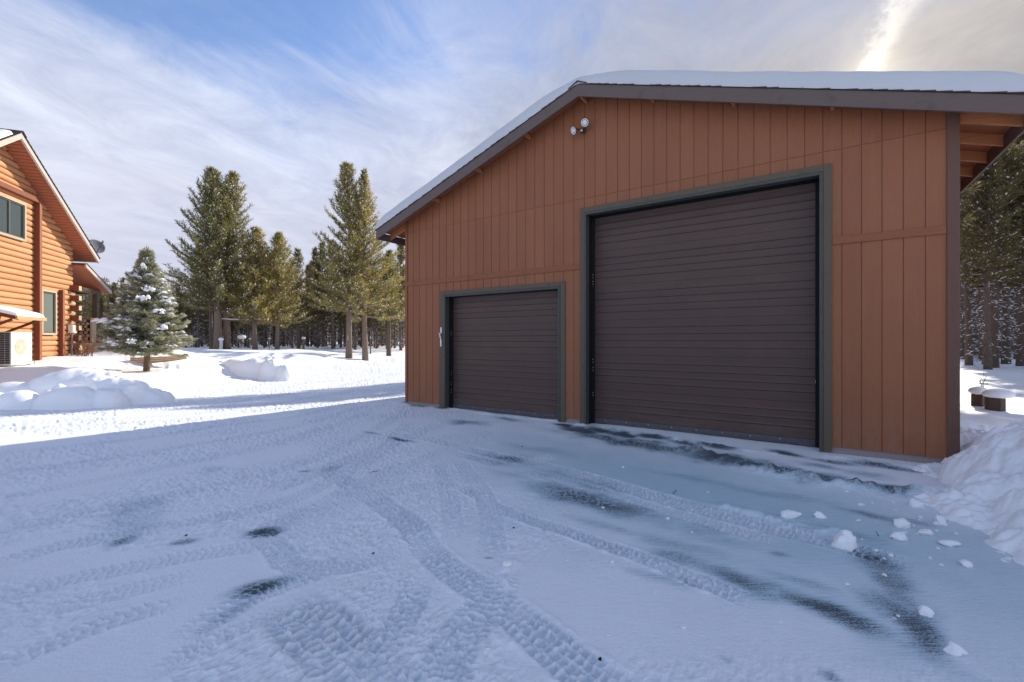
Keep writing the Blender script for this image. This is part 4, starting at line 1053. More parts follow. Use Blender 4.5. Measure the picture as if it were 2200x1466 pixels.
# ================================================================== TREES
def blades(P, D, L, W, n, spread, rng, along=0.0):
    """P,D,L: tuft origins, directions, lengths. n triangular needle blades per tuft; returns verts, faces"""
    m = len(P); P = np.repeat(P, n, 0); D = np.repeat(D, n, 0); L = np.repeat(L, n)
    rv = rng.normal(size=(m * n, 3)); rv -= (rv * D).sum(1)[:, None] * D
    rv /= np.linalg.norm(rv, axis=1)[:, None] + 1e-9
    a = rng.uniform(spread[0], spread[1], m * n)[:, None]
    d = D * np.cos(a) + rv * np.sin(a)
    base = P + D * (rng.uniform(0, 1, m * n) * along * L)[:, None]
    s = np.cross(d, rng.normal(size=(m * n, 3))); s /= np.linalg.norm(s, axis=1)[:, None] + 1e-9
    ll = (L * rng.uniform(.7, 1.15, m * n))[:, None]
    w = W * rng.uniform(.7, 1.3, m * n)[:, None]
    A = base - s * w * .5; B = base + s * w * .5; C = base + d * ll
    mid = base + d * ll * .55
    V = np.stack([A, B, mid + s * w * .55, C, mid - s * w * .55], 1).reshape(-1, 3)
    i = np.arange(m * n)[:, None] * 5
    Fq = np.concatenate([i + np.array([[0, 1, 2, 4]]), i + np.array([[4, 2, 3, 3]])], 0)
    # keep it light: use only quads A,B,mid2,C
    V = np.stack([A, B, C + s * w * .22, C - s * w * .22], 1).reshape(-1, 3)
    Fq = np.arange(m * n * 4).reshape(-1, 4)
    return V, Fq
def ico(sub):
    import bmesh
    bm = bmesh.new(); bmesh.ops.create_icosphere(bm, subdivisions=sub, radius=1.0)
    V = np.array([v.co[:] for v in bm.verts]); Fq = np.array([[l.index for l in f.verts] for f in bm.faces]); bm.free(); return V, Fq
ICO1, ICO2, ICO3 = ico(1), ico(2), ico(3)
def lumps(P, A, S, rng, base=ICO1, jit=.25):
    """snow pads: positions P, axis A (long direction), sizes S (long, wide, high)"""
    m = len(P)
    if m == 0: return np.zeros((0, 3)), np.zeros((0, 3), int)
    V0, F0 = base; k = len(V0)
    z = np.tile(np.array([0, 0, 1.0]), (m, 1)); s = np.cross(z, A); s /= np.linalg.norm(s, axis=1)[:, None] + 1e-9
    t = np.cross(A, s)
    q = V0[None] * (1 + jit * rng.normal(size=(m, k, 1)) * .5)
    V = P[:, None] + q[..., 0:1] * (A * S[:, 0:1])[:, None] + q[..., 1:2] * (s * S[:, 1:2])[:, None] + q[..., 2:3] * (t * S[:, 2:3])[:, None]
    Fq = (np.arange(m)[:, None, None] * k + F0[None]).reshape(-1, 3)
    return V.reshape(-1, 3), Fq

def pine(name, seed, H, cb, rad, prof, nbr, mats, trunk_r, node=.24, tl=.22, tw=.030, nb=10, snow_n=120, snow_s=.10, dead=0, lean=(0, 0), rise=(.15, .9), up=.5, twigs=2, snow_in=.25, droop=0.0):
    """one pine: Empty > trunk (with limbs), crown (needle tufts), snow"""
    rng = np.random.RandomState(seed); rnd = random.Random(seed)
    root = empty(name, (0, 0, 0))
    tr = MB(); k = 9
    def axis(h):
        f = h / H; return Vector((lean[0] * f * f + .06 * math.sin(f * 5 + seed), lean[1] * f * f + .05 * math.sin(f * 4 + 2 * seed), h))
    tr.tube([axis(H * i / k) - Vector((0, 0, .5 if i == 0 else 0)) for i in range(k + 1)], [trunk_r * (1.22 if i == 0 else 1) * (1 - .93 * i / k) + .008 for i in range(k + 1)], 9)
    TP, TD, TL = [], [], []; SP, SA, SS = [], [], []
    for b in range(nbr + dead):
        isdead = b >= nbr
        f = rnd.random() if isdead else (b + rnd.random()) / nbr
        h = (H * (cb + (1 - cb) * f ** .92)) if not isdead else H * (.06 + (cb - .02) * rnd.random())
        g = (h / H - cb) / (1 - cb)
        L = rad * prof(max(g, 0)) * (rnd.uniform(.5, 1.12) if rnd.random() < .8 else rnd.uniform(.9, 1.16)) if not isdead else rad * rnd.uniform(.22, .75)
        if L < .12 and not isdead: L = .12
        az = b * 2.39996 + rnd.uniform(-.5, .5)
        el = (rise[0] + (rise[1] - rise[0]) * g + rnd.uniform(-.18, .18)) if not isdead else rnd.uniform(-.45, .15)
        p0 = axis(h); d = Vector((math.cos(az) * math.cos(el), math.sin(az) * math.cos(el), math.sin(el)))
        n = max(2, int(L / node)); pts = [p0]; dirs = []
        for i in range(n):
            q = (i + 1) / n
            dd = (d + Vector((0, 0, (up * q * q - droop * (1 - q) if not isdead else -.25 * q))) + Vector((rnd.uniform(-.12, .12), rnd.uniform(-.12, .12), rnd.uniform(-.06, .06)))).normalized()
            pts.append(pts[-1] + dd * (L / n)); dirs.append(dd)
        r0 = (.012 + .014 * L) if not isdead else .008 + .006 * L
        tr.tube(pts, [r0 * (1 - .85 * i / n) for i in range(n + 1)], 4 if L > .8 else 3, cap=False)
        for i in range(n):
            q = (i + 1) / n
            if isdead:
                if rnd.random() < .6:
                    sd_ = dirs[i].cross(Vector((0, 0, 1))).normalized() * rnd.choice((-1, 1)); e = (dirs[i] + sd_ * 1.2 + Vector((0, 0, -.2))).normalized()
                    tr.tube([pts[i + 1], pts[i + 1] + e * rnd.uniform(.15, .45)], [.006, .003], 3, cap=False)
                if rnd.random() < snow_in: SP.append(pts[i + 1] + Vector((0, 0, .012))); SA.append(dirs[i]); SS.append((snow_s * rnd.uniform(.8, 2.0), .016, .013))
                continue
            if q < .30 and L > .7 and rnd.random() < .7: continue
            side = dirs[i].cross(Vector((0, 0, 1)))
            side = side.normalized() if side.length > .05 else Vector((1, 0, 0))
            cand = [(pts[i + 1], dirs[i], tl * 1.1)]
            for t in range(twigs):
                sg = 1 if t % 2 else -1
                tlg = rnd.uniform(.10, .38) * min(1, .45 + L / 2.2) * (1.15 - .5 * q)
                td = (dirs[i] * rnd.uniform(.5, 1.0) + side * sg * rnd.uniform(.5, 1.1) + Vector((0, 0, rnd.uniform(0.0, .55)))).normalized()
                cand.append((pts[i + 1] + td * tlg, (td + Vector((0, 0, .35))).normalized(), tl))
                if tlg > .26: cand.append((pts[i + 1] + td * tlg * .45, td, tl * .9))
            for p, dd, l in cand:
                TP.append(p); TD.append(dd); TL.append(l * rnd.uniform(.8, 1.15))
                if rnd.random() < snow_n / 1000.0: SP.append(Vector(p) + Vector((0, 0, .05))); SA.append(dd); SS.append((snow_s * rnd.uniform(.7, 1.5), snow_s * rnd.uniform(.4, .8), snow_s * rnd.uniform(.25, .45)))
    for i in range(6):
        p = axis(H - i * .12); TP.append(p); TD.append(Vector((rnd.uniform(-.3, .3), rnd.uniform(-.3, .3), 1)).normalized()); TL.append(tl)
    P = np.array([p[:] for p in TP]); D = np.array([p[:] for p in TD]); Ls = np.array(TL)
    V, Fq = blades(P - D * Ls[:, None] * .55, D, Ls, tw, nb, (.25, 1.05), rng, along=.75)
    tr.build('trunk', mats[1], root, smooth=True)
    np_mesh('crown', V, Fq, mats[0], root, smooth=False)
    if SP:
        V, Fq = lumps(np.array([p[:] for p in SP]), np.array([p[:] for p in SA]), np.array(SS), rng); np_mesh('snow', V, Fq, M['cap'], root, smooth=True)['kind'] = 'stuff'
    return root
open_prof = lambda g: (1 - g) ** .62 * min(1, .80 + 1.4 * g)
full_prof = lambda g: (1 - g) ** .66 * min(1, .82 + 1.2 * g)
nar_prof = lambda g: (1 - g) ** .6 * min(1, .5 + 2.0 * g)
def put(o, px, Y, base_py=None, lab='', rz=0.0, sc=1.0, group=None, cat='pine tree', dz=0.0):
    x = (px - 1100) / 955 * Y
    o.location = (x, Y, ground_at(x, Y) + dz); o.rotation_euler = (0, 0, rz); o.scale = (sc,) * 3
    tag(o, lab, cat, group); return o
# --- the open-grown pines at the end of the yard
GP = 'open grown pines at the far side of the yard'
put(pine('pine_tree', 1, 11.9, .21, 3.5, open_prof, 225, (M['needle_green'], M['bark']), .25, lean=(-.25, 0), nb=5, rise=(.0, 1.05), up=.6, twigs=3, snow_n=260, snow_s=.062), 466, 30, lab='tall broad pine with a leaning trunk, left of the two tallest beyond the small spruce', group=GP)
put(pine('pine_tree', 2, 12.1, .22, 3.1, open_prof, 180, (M['needle'], M['bark']), .22, lean=(.45, 0), nb=5, rise=(.05, 1.0), up=.5, twigs=3, snow_n=260, snow_s=.062), 486, 30.6, rz=1.0, lab='tall sparse topped pine, right of the two tallest beyond the small spruce', group=GP)
put(pine('pine_tree', 3, 8.3, .20, 2.7, full_prof, 170, (M['needle_gold'], M['bark']), .16, nb=5, rise=(.0, .95), twigs=3, snow_n=260, snow_s=.062), 548, 31, rz=.4, lab='golden green pine of middle height, just right of the tall left pair', group=GP)
put(pine('pine_tree', 4, 8.2, .20, 2.4, full_prof, 165, (M['needle_gold'], M['bark']), .14, nb=5, rise=(.0, .95), twigs=3, snow_n=260, snow_s=.062), 597, 32, rz=2.0, lab='narrow golden green pine on the right side of the left pine cluster', group=GP)
put(pine('pine_tree', 5, 12.1, .22, 3.15, lambda g: (1 - g) ** .62 * min(1, .62 + 2 * g) * (.70 if .40 < g < .56 else 1), 170, (M['needle'], M['bark']), .19, lean=(-.2, 0), nb=5, rise=(.0, 1.05), up=.5, twigs=3, snow_n=260, snow_s=.062), 752, 28, lab='tall pine with a clean trunk, left one of the pair nearest the garage', group=GP)
put(pine('pine_tree', 6, 12.0, .22, 3.5, lambda g: (1 - g) ** 1.0 * min(1, .8 + 2 * g), 165, (M['needle_gold'], M['bark']), .18, lean=(.15, 0), nb=5, rise=(.0, 1.05), up=.5, twigs=3, snow_n=260, snow_s=.062), 784, 28.3, rz=2.4, lab='tall pine with bright golden lower boughs, right one of the pair nearest the garage', group=GP)
put(pine('pine_tree', 7, 7.4, .30, 1.7, full_prof, 100, (M['needle'], M['bark_dark']), .16, nb=5, twigs=3, snow_n=260, snow_s=.062), 836, 32, rz=1.4, lab='shorter pine right beside the left eave of the garage', group=GP)
put(pine('pine_tree', 8, 8.4, .20, 1.6, full_prof, 120, (M['needle_forest'], M['bark_dark']), .15, nb=5, twigs=3, snow_n=260, snow_s=.062, rise=(-.1, .8)), 640, 38, rz=.7, lab='dark pine standing between the two tall pine groups', group=GP)
put(pine('pine_tree', 9, 10.6, .34, 1.3, full_prof, 70, (M['needle_green'], M['bark_dark']), .12, nb=5, twigs=3, snow_n=260, snow_s=.062), 454, 31.2, rz=.2, lab='thin pine hidden behind the tall broad pine, its stem just to the left', group=GP)

# --- forest kinds: four, then copies
kinds = []
for i, (H, cb, rad, nbr, dead) in enumerate([(9.6, .30, 1.25, 90, 66), (8.6, .34, 1.1, 80, 66), (10.4, .36, 1.2, 84, 80), (7.9, .26, 1.3, 90, 50)]):
    kinds.append(pine('forest_pine', 20 + i, H, cb, rad, nar_prof, nbr, (M['needle_forest'], M['bark_dark']), .105 + .012 * (i % 3), node=.30, tl=.30, tw=.042, nb=7, snow_n=120, snow_s=.09, dead=dead, twigs=2, snow_in=.28, rise=(-.15, .8), up=.4))
LF = 'slender dark pine in the dense forest beyond the yard'; LG = 'dense forest beyond the yard'
rf_ = random.Random(31); used_k = [False] * 4; PL = []
def forest(spots, label, group, kinds, used):
    for x, y, k, rz, sc in spots:
        o = kinds[k] if not used[k] else copy_tree(kinds[k]); used[k] = True
        if x / y < -.72: sc *= .62
        if y < 18.5 and x > 8: sc *= .86
        o.location = (x, y, ground_at(x, y)); o.rotation_euler = (0, 0, rz); o.scale = (sc, sc, sc * rf_.uniform(.94, 1.06)); tag(o, label, 'pine tree', group)
def scatter(n, region, dmin, rnd):
    out = []; tries = 0
    while len(out) < n and tries < 40000:
        tries += 1; x, y = region(rnd)
        if all((x - a) ** 2 + (y - b) ** 2 > dmin * dmin for a, b in out): out.append((x, y))
    return out
def reg_left(r):
    Y = 39 + 30 * r.random() ** 1.5; px = r.uniform(185, 905); return ((px - 1100) / 955 * Y, Y)
sp = scatter(225, reg_left, .95, rf_)
forest([(x, y, rf_.randrange(4), rf_.uniform(0, 6.28), rf_.uniform(.62, 1.06)) for x, y in sp], LF, LG, kinds, used_k)
# --- the wood goes on behind: one mass nobody could count
def far_woods(n, y0, y1, p0, p1, label, hs, snowy):
    rng = np.random.RandomState(9); r = random.Random(9); SP = []; tr = MB(); TP, TD, TL = [], [], []
    for i in range(n):
        Y = r.uniform(y0, y1); px = r.uniform(p0, p1); x = (px - 1100) / 955 * Y; z0 = ground_at(x, Y); H = r.uniform(*hs); a = r.uniform(-.2, .2)
        tr.tube([(x, Y, z0 - .3), (x + a * .5, Y, z0 + H * .5), (x + a, Y, z0 + H)], [.15, .10, .02], 5)
        for k in range(95):
            f = r.random() ** .85; h = z0 + .4 + (H - .4) * f; rr = (1.5 * (1 - f) + .25) * r.random() ** .6; b = r.uniform(0, 6.28)
            TP.append((x + rr * math.cos(b), Y + rr * math.sin(b), h)); TD.append((math.cos(b) * .8, math.sin(b) * .8, .45)); TL.append(.55 if f > .3 else .35)
            if snowy and f < .35 and r.random() < .6: TP.pop(); TD.pop(); TL.pop(); continue
            if r.random() < snowy: SP.append((TP[-1][0], TP[-1][1], h + .06))
    D = np.array(TD); D /= np.linalg.norm(D, axis=1)[:, None]
    V, Fq = blades(np.array(TP), D, np.array(TL), .075, 5, (.2, 1.1), rng, along=.6)
    o = np_mesh('far_woods', V, Fq, M['needle_forest'], smooth=False); o['kind'] = 'stuff'; tag(o, label, 'woods')
    if SP:
        V, Fq = lumps(np.array(SP), rng.normal(size=(len(SP), 3)) * np.array([1, 1, .25]), rng.uniform(.5, 1.2, (len(SP), 1)) * np.array([[.11, .07, .04]]), rng); np_mesh('snow', V, Fq, M['cap'], o)['kind'] = 'stuff'
    tr.build('trunks', M['bark_dark'], o)['kind'] = 'stuff'
far_woods(640, 70, 96, 60, 1480, 'dark mass of pine woods closing off the view behind the forest', (8, 11), .0)
far_woods(330, 42, 60, 1560, 2700, 'dark snow flecked mass of woods closing off the view right of the garage', (11, 15), .13)
# --- right side: taller, snow laden
kr = []
for i, (H, cb, rad, nbr, dead) in enumerate([(9.6, .46, 1.35, 90, 120), (8.8, .40, 1.3, 90, 105), (10.2, .52, 1.35, 84, 140)]):
    kr.append(pine('snowy_pine', 40 + i, H, cb, rad, nar_prof, nbr, (M['needle_forest'], M['bark_dark']), .115 + .015 * i, node=.26, tl=.25, tw=.034, nb=8, snow_n=620, snow_s=.052, dead=dead, twigs=3, snow_in=.36, rise=(-.25, .7), up=.35))
LR = 'tall dark pine dusted with snow in the woods right of the garage'; LRG = 'snow dusted pine woods right of the garage'
ur = [False] * 3
near_r = [(2078, 17.6), (2124, 15.6), (2139, 16.4), (2158, 18.8), (2110, 20.5), (2118, 18.9), (2186, 21.5), (2196, 17.2), (2215, 15.8), (2066, 23), (2150, 24.5)]
spots = [((px - 1100) / 955 * Y, Y) for px, Y in near_r]
def reg_right(r):
    Y = 22 + 20 * r.random(); px = r.uniform(2030, 2270); return ((px - 1100) / 955 * Y, Y)
spots += [s for s in scatter(58, reg_right, 1.15, rf_) if all((s[0] - a) ** 2 + (s[1] - b) ** 2 > 1.0 for a, b in spots)]
spots += [(17.5, 11.6), (19.5, 14.0), (21, 16.5), (16.2, 9.8)]                # just outside the frame: they shade the bank and the clearing
forest([(x, y, 1, .3 * x, q) for x, y, q in ((7.4, 29.6, 1.42), (8.8, 30.9, 1.42), (11.6, 32.5, 1.5))], LR, LRG, kr, ur)     # hidden behind the garage: their shadows cross the drive and the bank
kr.append(pine('snowy_pine', 44, 9.7, .56, 1.7, full_prof, 85, (M['needle_forest'], M['bark_dark']), .16, node=.26, tl=.25, tw=.034, nb=9, snow_n=200, snow_s=.075, dead=26, twigs=3, snow_in=.4, rise=(-.1, .7), up=.35)); ur.append(False)
forest([(12.3, 13.6, 3, 0, 1.0), (14.9, 16.8, 3, 2, 1.16), (13.6, 17.8, 3, 4, 1.2)], LR, LRG, kr, ur)      # hidden behind the garage: they shade the bank
forest([(x, y, rf_.randrange(3), rf_.uniform(0, 6.28), rf_.uniform(.85, 1.1)) for x, y in spots], LR, LRG, kr, ur)

# --- the small snowy spruce in the yard
def drape(P, A, S):
    """uneven snow loads that sag over the bough under them"""
    V0, F0 = ICO2; out = []
    for i, (p, a, s) in enumerate(zip(P, A, S)):
        q = V0 * (1 + .42 * fbm(V0[:, 0] * 1.6 + i * 3.1, V0[:, 1] * 1.6 + V0[:, 2], 3, 300 + i % 50)[:, None])
        x, y, z = q[:, 0] * s[0], q[:, 1] * s[1], np.where(q[:, 2] < 0, q[:, 2] * .35, q[:, 2]) * s[2]
        z = z - .55 * y * y / max(s[1], .02) - .25 * x * x / max(s[0], .02)
        t = np.cross([0, 0, 1.0], a); t /= np.linalg.norm(t) + 1e-9; u = np.cross(a, t)
        out.append(p + np.outer(x, a) + np.outer(y, t) + np.outer(z, u))
    k = len(V0); return np.concatenate(out), np.concatenate([F0 + k * i for i in range(len(out))])
def spruce():
    rng = np.random.RandomState(77); rnd = random.Random(77); H = 3.95
    root = empty('small_spruce', (0, 0, 0)); tr = MB()
    tr.tube([(0, 0, -.3), (.0, 0, 0), (.02, 0, .6), (.0, .02, 2.0), (0, 0, 3.5), (.01, 0, H)], [.105, .095, .08, .055, .022, .006], 12)
    TP, TD, TL = [], [], []; SP, SA, SS = [], [], []
    for b in range(290):
        f = (b + rnd.random()) / 290; h = .74 + (H - .86) * f
        L = max(.10, 1.44 * (1 - f) ** 1.0 * min(1, .74 + 2.2 * f) * rnd.uniform(.66, 1.10))
        az = b * 2.39996 + rnd.uniform(-.4, .4); el = -.16 + .75 * f * f + rnd.uniform(-.12, .12)
        d = Vector((math.cos(az) * math.cos(el), math.sin(az) * math.cos(el), math.sin(el))); n = max(2, int(L / .11)); p = Vector((0, 0, h)); pts = [p]
        for i in range(n):
            q = (i + 1) / n; dd = (d + Vector((rnd.uniform(-.1, .1), rnd.uniform(-.1, .1), -.20 * math.sin(q * 3.1) + .34 * q * q))).normalized(); p = p + dd * (L / n); pts.append(p)
            if q < .22 and L > .5: continue
            side = dd.cross(Vector((0, 0, 1))).normalized()
            TP.append(p); TD.append(dd); TL.append(.12)
            for sg in (-1, 1):
                m = rnd.uniform(.08, .30) * (1.15 - .75 * q) * min(1, .4 + L); td = (dd * .75 + side * sg + Vector((0, 0, rnd.uniform(-.25, .12)))).normalized()
                for w in (.4, .75, 1.05):
                    TP.append(p + td * m * w); TD.append(td); TL.append(.105)
            if rnd.random() < .48 and L > .3 and .3 < q: SP.append(p + Vector((rnd.uniform(-.08, .08), rnd.uniform(-.08, .08), .015))); SA.append(dd); SS.append((rnd.uniform(.03, .10), rnd.uniform(.02, .05), rnd.uniform(.012, .028)))
        tr.tube(pts, [(.006 + .010 * L) * (1 - .85 * i / n) for i in range(n + 1)], 4, cap=False)
        # loads of snow resting near the ends of boughs
        cam = math.cos(az - math.atan2(-14.5, 11.9))
        if L > .35 and rnd.random() < (.62 if math.sin(az) < .5 else .25):
            i0 = int(n * rnd.uniform(.35, .8))
            for i in range(max(1, i0), min(n, i0 + rnd.randint(2, 4)) + 1):
                for _ in range(2):
                    dd = (pts[i] - pts[i - 1] + Vector((rnd.uniform(-.04, .04), rnd.uniform(-.04, .04), 0))).normalized(); s = rnd.uniform(.4, .95)
                    SP.append(pts[i] + Vector((rnd.uniform(-.07, .07), rnd.uniform(-.07, .07), .035 + rnd.uniform(-.02, .02)))); SA.append(dd); SS.append((.13 * s, .085 * s, .055 * s))
    for dx, dz in ((0, 0), (.03, -.05), (-.04, -.08)):
        tr.tube([(dx, 0, H - .3), (dx * 1.8, 0, H + .16 + dz)], [.012, .005], 5)
        TP += [Vector((dx * (1 + .2 * i), 0, H - .25 + .07 * i)) for i in range(5)]; TD += [Vector((dx, .02, 1)).normalized()] * 5; TL += [.075] * 5
    # heavy pads where the photo shows them: out, up, size
    for az, rr, h, a, b, c in ((-2.75, 1.10, 1.66, .34, .20, .095), (-2.95, .85, 1.72, .22, .16, .08), (-1.75, .55, 1.72, .24, .17, .11), (-1.0, .80, 2.35, .26, .14, .09), (-.8, .62, 2.65, .24, .13, .10), (-.55, .95, 1.95, .20, .14, .07), (-1.3, .25, 3.38, .13, .10, .14), (-1.0, .14, 3.62, .09, .08, .14), (-1.9, .32, 3.1, .12, .10, .10),
                            (-.5, 1.15, 1.45, .18, .13, .07), (-1.2, 1.1, 1.0, .15, .12, .06), (-2.3, .9, 1.05, .17, .13, .06), (-1.6, 1.15, .95, .16, .11, .05), (-2.5, .62, 2.3, .18, .13, .08), (-.2, .8, 2.3, .2, .12, .08), (-2.2, .45, 2.85, .14, .12, .10), (-1.5, .85, 1.40, .20, .14, .07)):
        for k in range(14):
            z_ = rnd.uniform(-.09, .03); a, b, c = a * .97, b * .97, c * .97; P_ = Vector((rr * math.cos(az) + rnd.uniform(-.75, .75) * a, rr * math.sin(az) + rnd.uniform(-.75, .75) * b, h + z_))
            SP.append(P_); SA.append(Vector((math.cos(az), math.sin(az), -.22)).normalized()); SS.append((a * rnd.uniform(.22, .55), b * rnd.uniform(.28, .6), c * rnd.uniform(.4, .8)))
    P = np.array([p[:] for p in TP]); D = np.array([p[:] for p in TD]); Ls = np.array(TL)
    V, Fq = blades(P - D * Ls[:, None] * .5, D, Ls, .016, 12, (.2, 1.0), rng, along=.9)
    tr.build('trunk', M['bark_spruce'], root, smooth=True); np_mesh('crown', V, Fq, M['needle_spruce'], root, smooth=False)
    V, Fq = drape(np.array([p[:] for p in SP]), np.array([p[:] for p in SA]), np.array(SS)); np_mesh('snow', V, Fq, M['cap'], root, smooth=True)['kind'] = 'stuff'
    return root
put(spruce(), 315, 14.5, lab='small bushy spruce with clumps of snow on its boughs, in front of the cabin', cat='spruce tree', dz=.0)

# ================================================================== SMALL THINGS
def chunk_mesh(seed, sub=ICO3, cuts=9, flat=1.0):
    rng = np.random.RandomState(seed); V = sub[0].copy()
    for _ in range(cuts):
        n = rng.normal(size=3); n /= np.linalg.norm(n); d = V @ n; lim = rng.uniform(.42, .85)
        V -= np.clip(d - lim, 0, None)[:, None] * n * .92
    V *= (1 + .22 * fbm(V[:, 0] * 2.6 + seed, V[:, 1] * 2.6 + V[:, 2] * 2, 4, seed))[:, None]
    V[:, 2] *= flat; V[:, 2] = np.clip(V[:, 2], -.45, None)
    return V
def chunk_obj(seed, s, px, py, label, group=None, stretch=(1, 1, 1), rz=0.0, lift=.32):
    x, y = gp(px, py); z = float(full_z(np.array([x]), np.array([y]))[0][0])
    V = chunk_mesh(seed) * s * np.array(stretch)
    o = np_mesh('snow_chunk', V, ICO3[1], M['mound']); o.location = (x, y, z + s * lift * stretch[2]); o.rotation_euler = (0, 0, rz)
    return tag(o, label, 'snow chunk', group)
GC = 'snow chunks fallen from the bank onto the icy drive'
chunk_obj(3, .105, 1812, 1174, 'largest angular snow chunk on the ice, below the right end of the garage', GC, (1.05, .95, .95))
chunk_obj(4, .050, 1762, 1111, 'small oval snow chunk on the ice, up and left of the largest chunk', GC, (1.2, .8, .7))
chunk_obj(5, .075, 1700, 1112, 'flat snow chunk in the tyre ridge, left of the small oval one', GC, (1.3, .8, .6), .25)
chunk_obj(6, .065, 1968, 1088, 'rounded snow chunk at the foot of the right snow bank', GC, (1.1, .9, .8))
chunk_obj(7, .062, 1936, 1132, 'crumbling snow chunk near the bank, right of the largest chunk', GC, (1.2, .9, .75), .4)
chunk_obj(8, .055, 1932, 1158, 'low snow chunk beside dark streaks below the crumbling one', GC, (1.1, .9, .75), .1)
chunk_obj(25, .036, 1988, 1320, 'flat broken snow chunk on the dark bare patch at the lower right', GC, (1.2, .9, .9), -.4)
chunk_obj(26, .040, 2050, 1402, 'snow chunk near the lower right corner of the drive', GC, (1.2, .9, .85), -.5)
chunk_obj(21, .040, 1092, 1224, 'lone lump of snow beside the middle tyre track', GC, (1.0, .8, .6), .6)
for i, (px, py, s_) in enumerate([(1990, 1150, .045), (2018, 1122, .055), (2040, 1172, .05), (2075, 1215, .04)]):
    chunk_obj(60 + i, s_, px, py, 'lump of broken snow at the foot of the tall right snow bank', 'snow lumps along the foot of the right bank', (1.1 + .3 * math.sin(i), .9, .75 + .2 * math.sin(i * 2)), i * 1.3, .36)
rk = random.Random(12); cr = None
for i in range(44):
    px = rk.gauss(1930, 60) if i < 26 else rk.uniform(1100, 2050); py = rk.gauss(1110, 45) if i < 26 else rk.uniform(985, 1400)
    if py < 1035 and px > 1500: py += 60
    x, y = gp(px, py); z = float(full_z(np.array([x]), np.array([y]))[0][0])
    if cr is None: cr = np_mesh('snow_crumb', chunk_mesh(33) [: len(ICO3[0])], ICO3[1], M['mound']); o = cr
    else: o = cr.copy(); COL.objects.link(o)
    s = rk.uniform(.007, .022) * (1 if i < 26 else .8); o.scale = (s * rk.uniform(.8, 1.6), s, s * rk.uniform(.5, .9)); o.location = (x, y, z + s * .2); o.rotation_euler = (0, 0, rk.uniform(0, 6.3))
    tag(o, 'tiny crumb of snow scattered on the icy drive', 'snow crumb', 'tiny snow crumbs on the icy drive')
# dark bits on the packed snow
pb = None
for px, py in ((1104, 1136), (802, 1189), (400, 1150), (1122, 960), (840, 934), (1290, 1417), (2210, 1200)):
    x, y = gp(px, py); z = float(full_z(np.array([x]), np.array([y]))[0][0])
    if pb is None: pb = np_mesh('pebble', chunk_mesh(51), ICO3[1], M['pebble']); o = pb
    else: o = pb.copy(); COL.objects.link(o)
    s = .013; o.scale = (s * rk.uniform(.7, 1.2), s * .8, s * .6); o.location = (x, y, z + .003); tag(o, 'small dark pebble lying on the packed snow', 'pebble', 'dark pebbles on the packed snow')
def stick(px, py, ang, L, label):
    x, y = gp(px, py); z = float(full_z(np.array([x]), np.array([y]))[0][0]); mb = MB()
    mb.tube([(-L / 2, 0, .006), (-.1 * L, .01 * L, .016), (.2 * L, -.04 * L, .012), (L / 2, .03 * L, .02)], [.0028, .003, .0026, .0015], 5); mb.tube([(.1 * L, -.03 * L, .012), (.3 * L, .16 * L, .03)], [.002, .001], 4)
    o = mb.build('twig', M['pebble']); o.location = (x, y, z + .004); o.rotation_euler = (0, 0, ang); tag(o, label, 'twig')
stick(805, 1019, .35, .10, 'short dark twig left of the middle tyre tracks'); stick(1450, 1061, .9, .10, 'short dark twig on the tyre track in front of the tall door')
stick(1885, 1152, 1.2, .05, 'tiny twig beside the largest snow chunk')

# chopping-block stumps right of the garage
for nm, px, py, w, h, rz, lab in (('a', 2102, 870, .10, .19, .4, 'small square stump under a round snow cap, left one of two by the garage corner'), ('b', 2138, 879, .13, .19, -.35, 'wider dark stump under a broad mushroom of snow, right of the other stump')):
    Y = 7.7 if nm == 'a' else 7.35; x = (px - 1100) / 955 * Y
    zb = HC + (733 - py) / 955 * Y
    st = tag(empty('tree_stump', (x, Y, zb), rz), lab, 'stump', 'stumps with snow caps beside the garage')
    mb = MB(); n = 4 if nm == 'a' else 6; ring = [(w * (1 + .10 * math.sin(i * 2.1)) * math.cos(2 * math.pi * (i + .5) / n), w * math.sin(2 * math.pi * (i + .5) / n)) for i in range(n)]
    vs = [(x_ * 1.04, y_ * 1.04, -.3) for x_, y_ in ring] + [(x_, y_, h) for x_, y_ in ring]; mb.add(vs, [(i, (i + 1) % n, (i + 1) % n + n, i + n) for i in range(n)] + [tuple(range(n, 2 * n))]); mb.build('block', M['stump'], st, bevel=.012)
    V = ICO3[0].copy(); a, b, c = (.128, .125, .085) if nm == 'a' else (.20, .165, .095)
    V[:, 2] = np.where(V[:, 2] < 0, V[:, 2] * .75, V[:, 2]); V = V * np.array([a, b, c]) * (1 + .06 * fbm(V[:, 0] * 1.7 + px, V[:, 1] * 1.7, 2, 6))[:, None] + np.array([.0 if nm == 'a' else .035, 0, h + c * .55])
    np_mesh('snow_cap', V, ICO3[1], M['cap'], st)
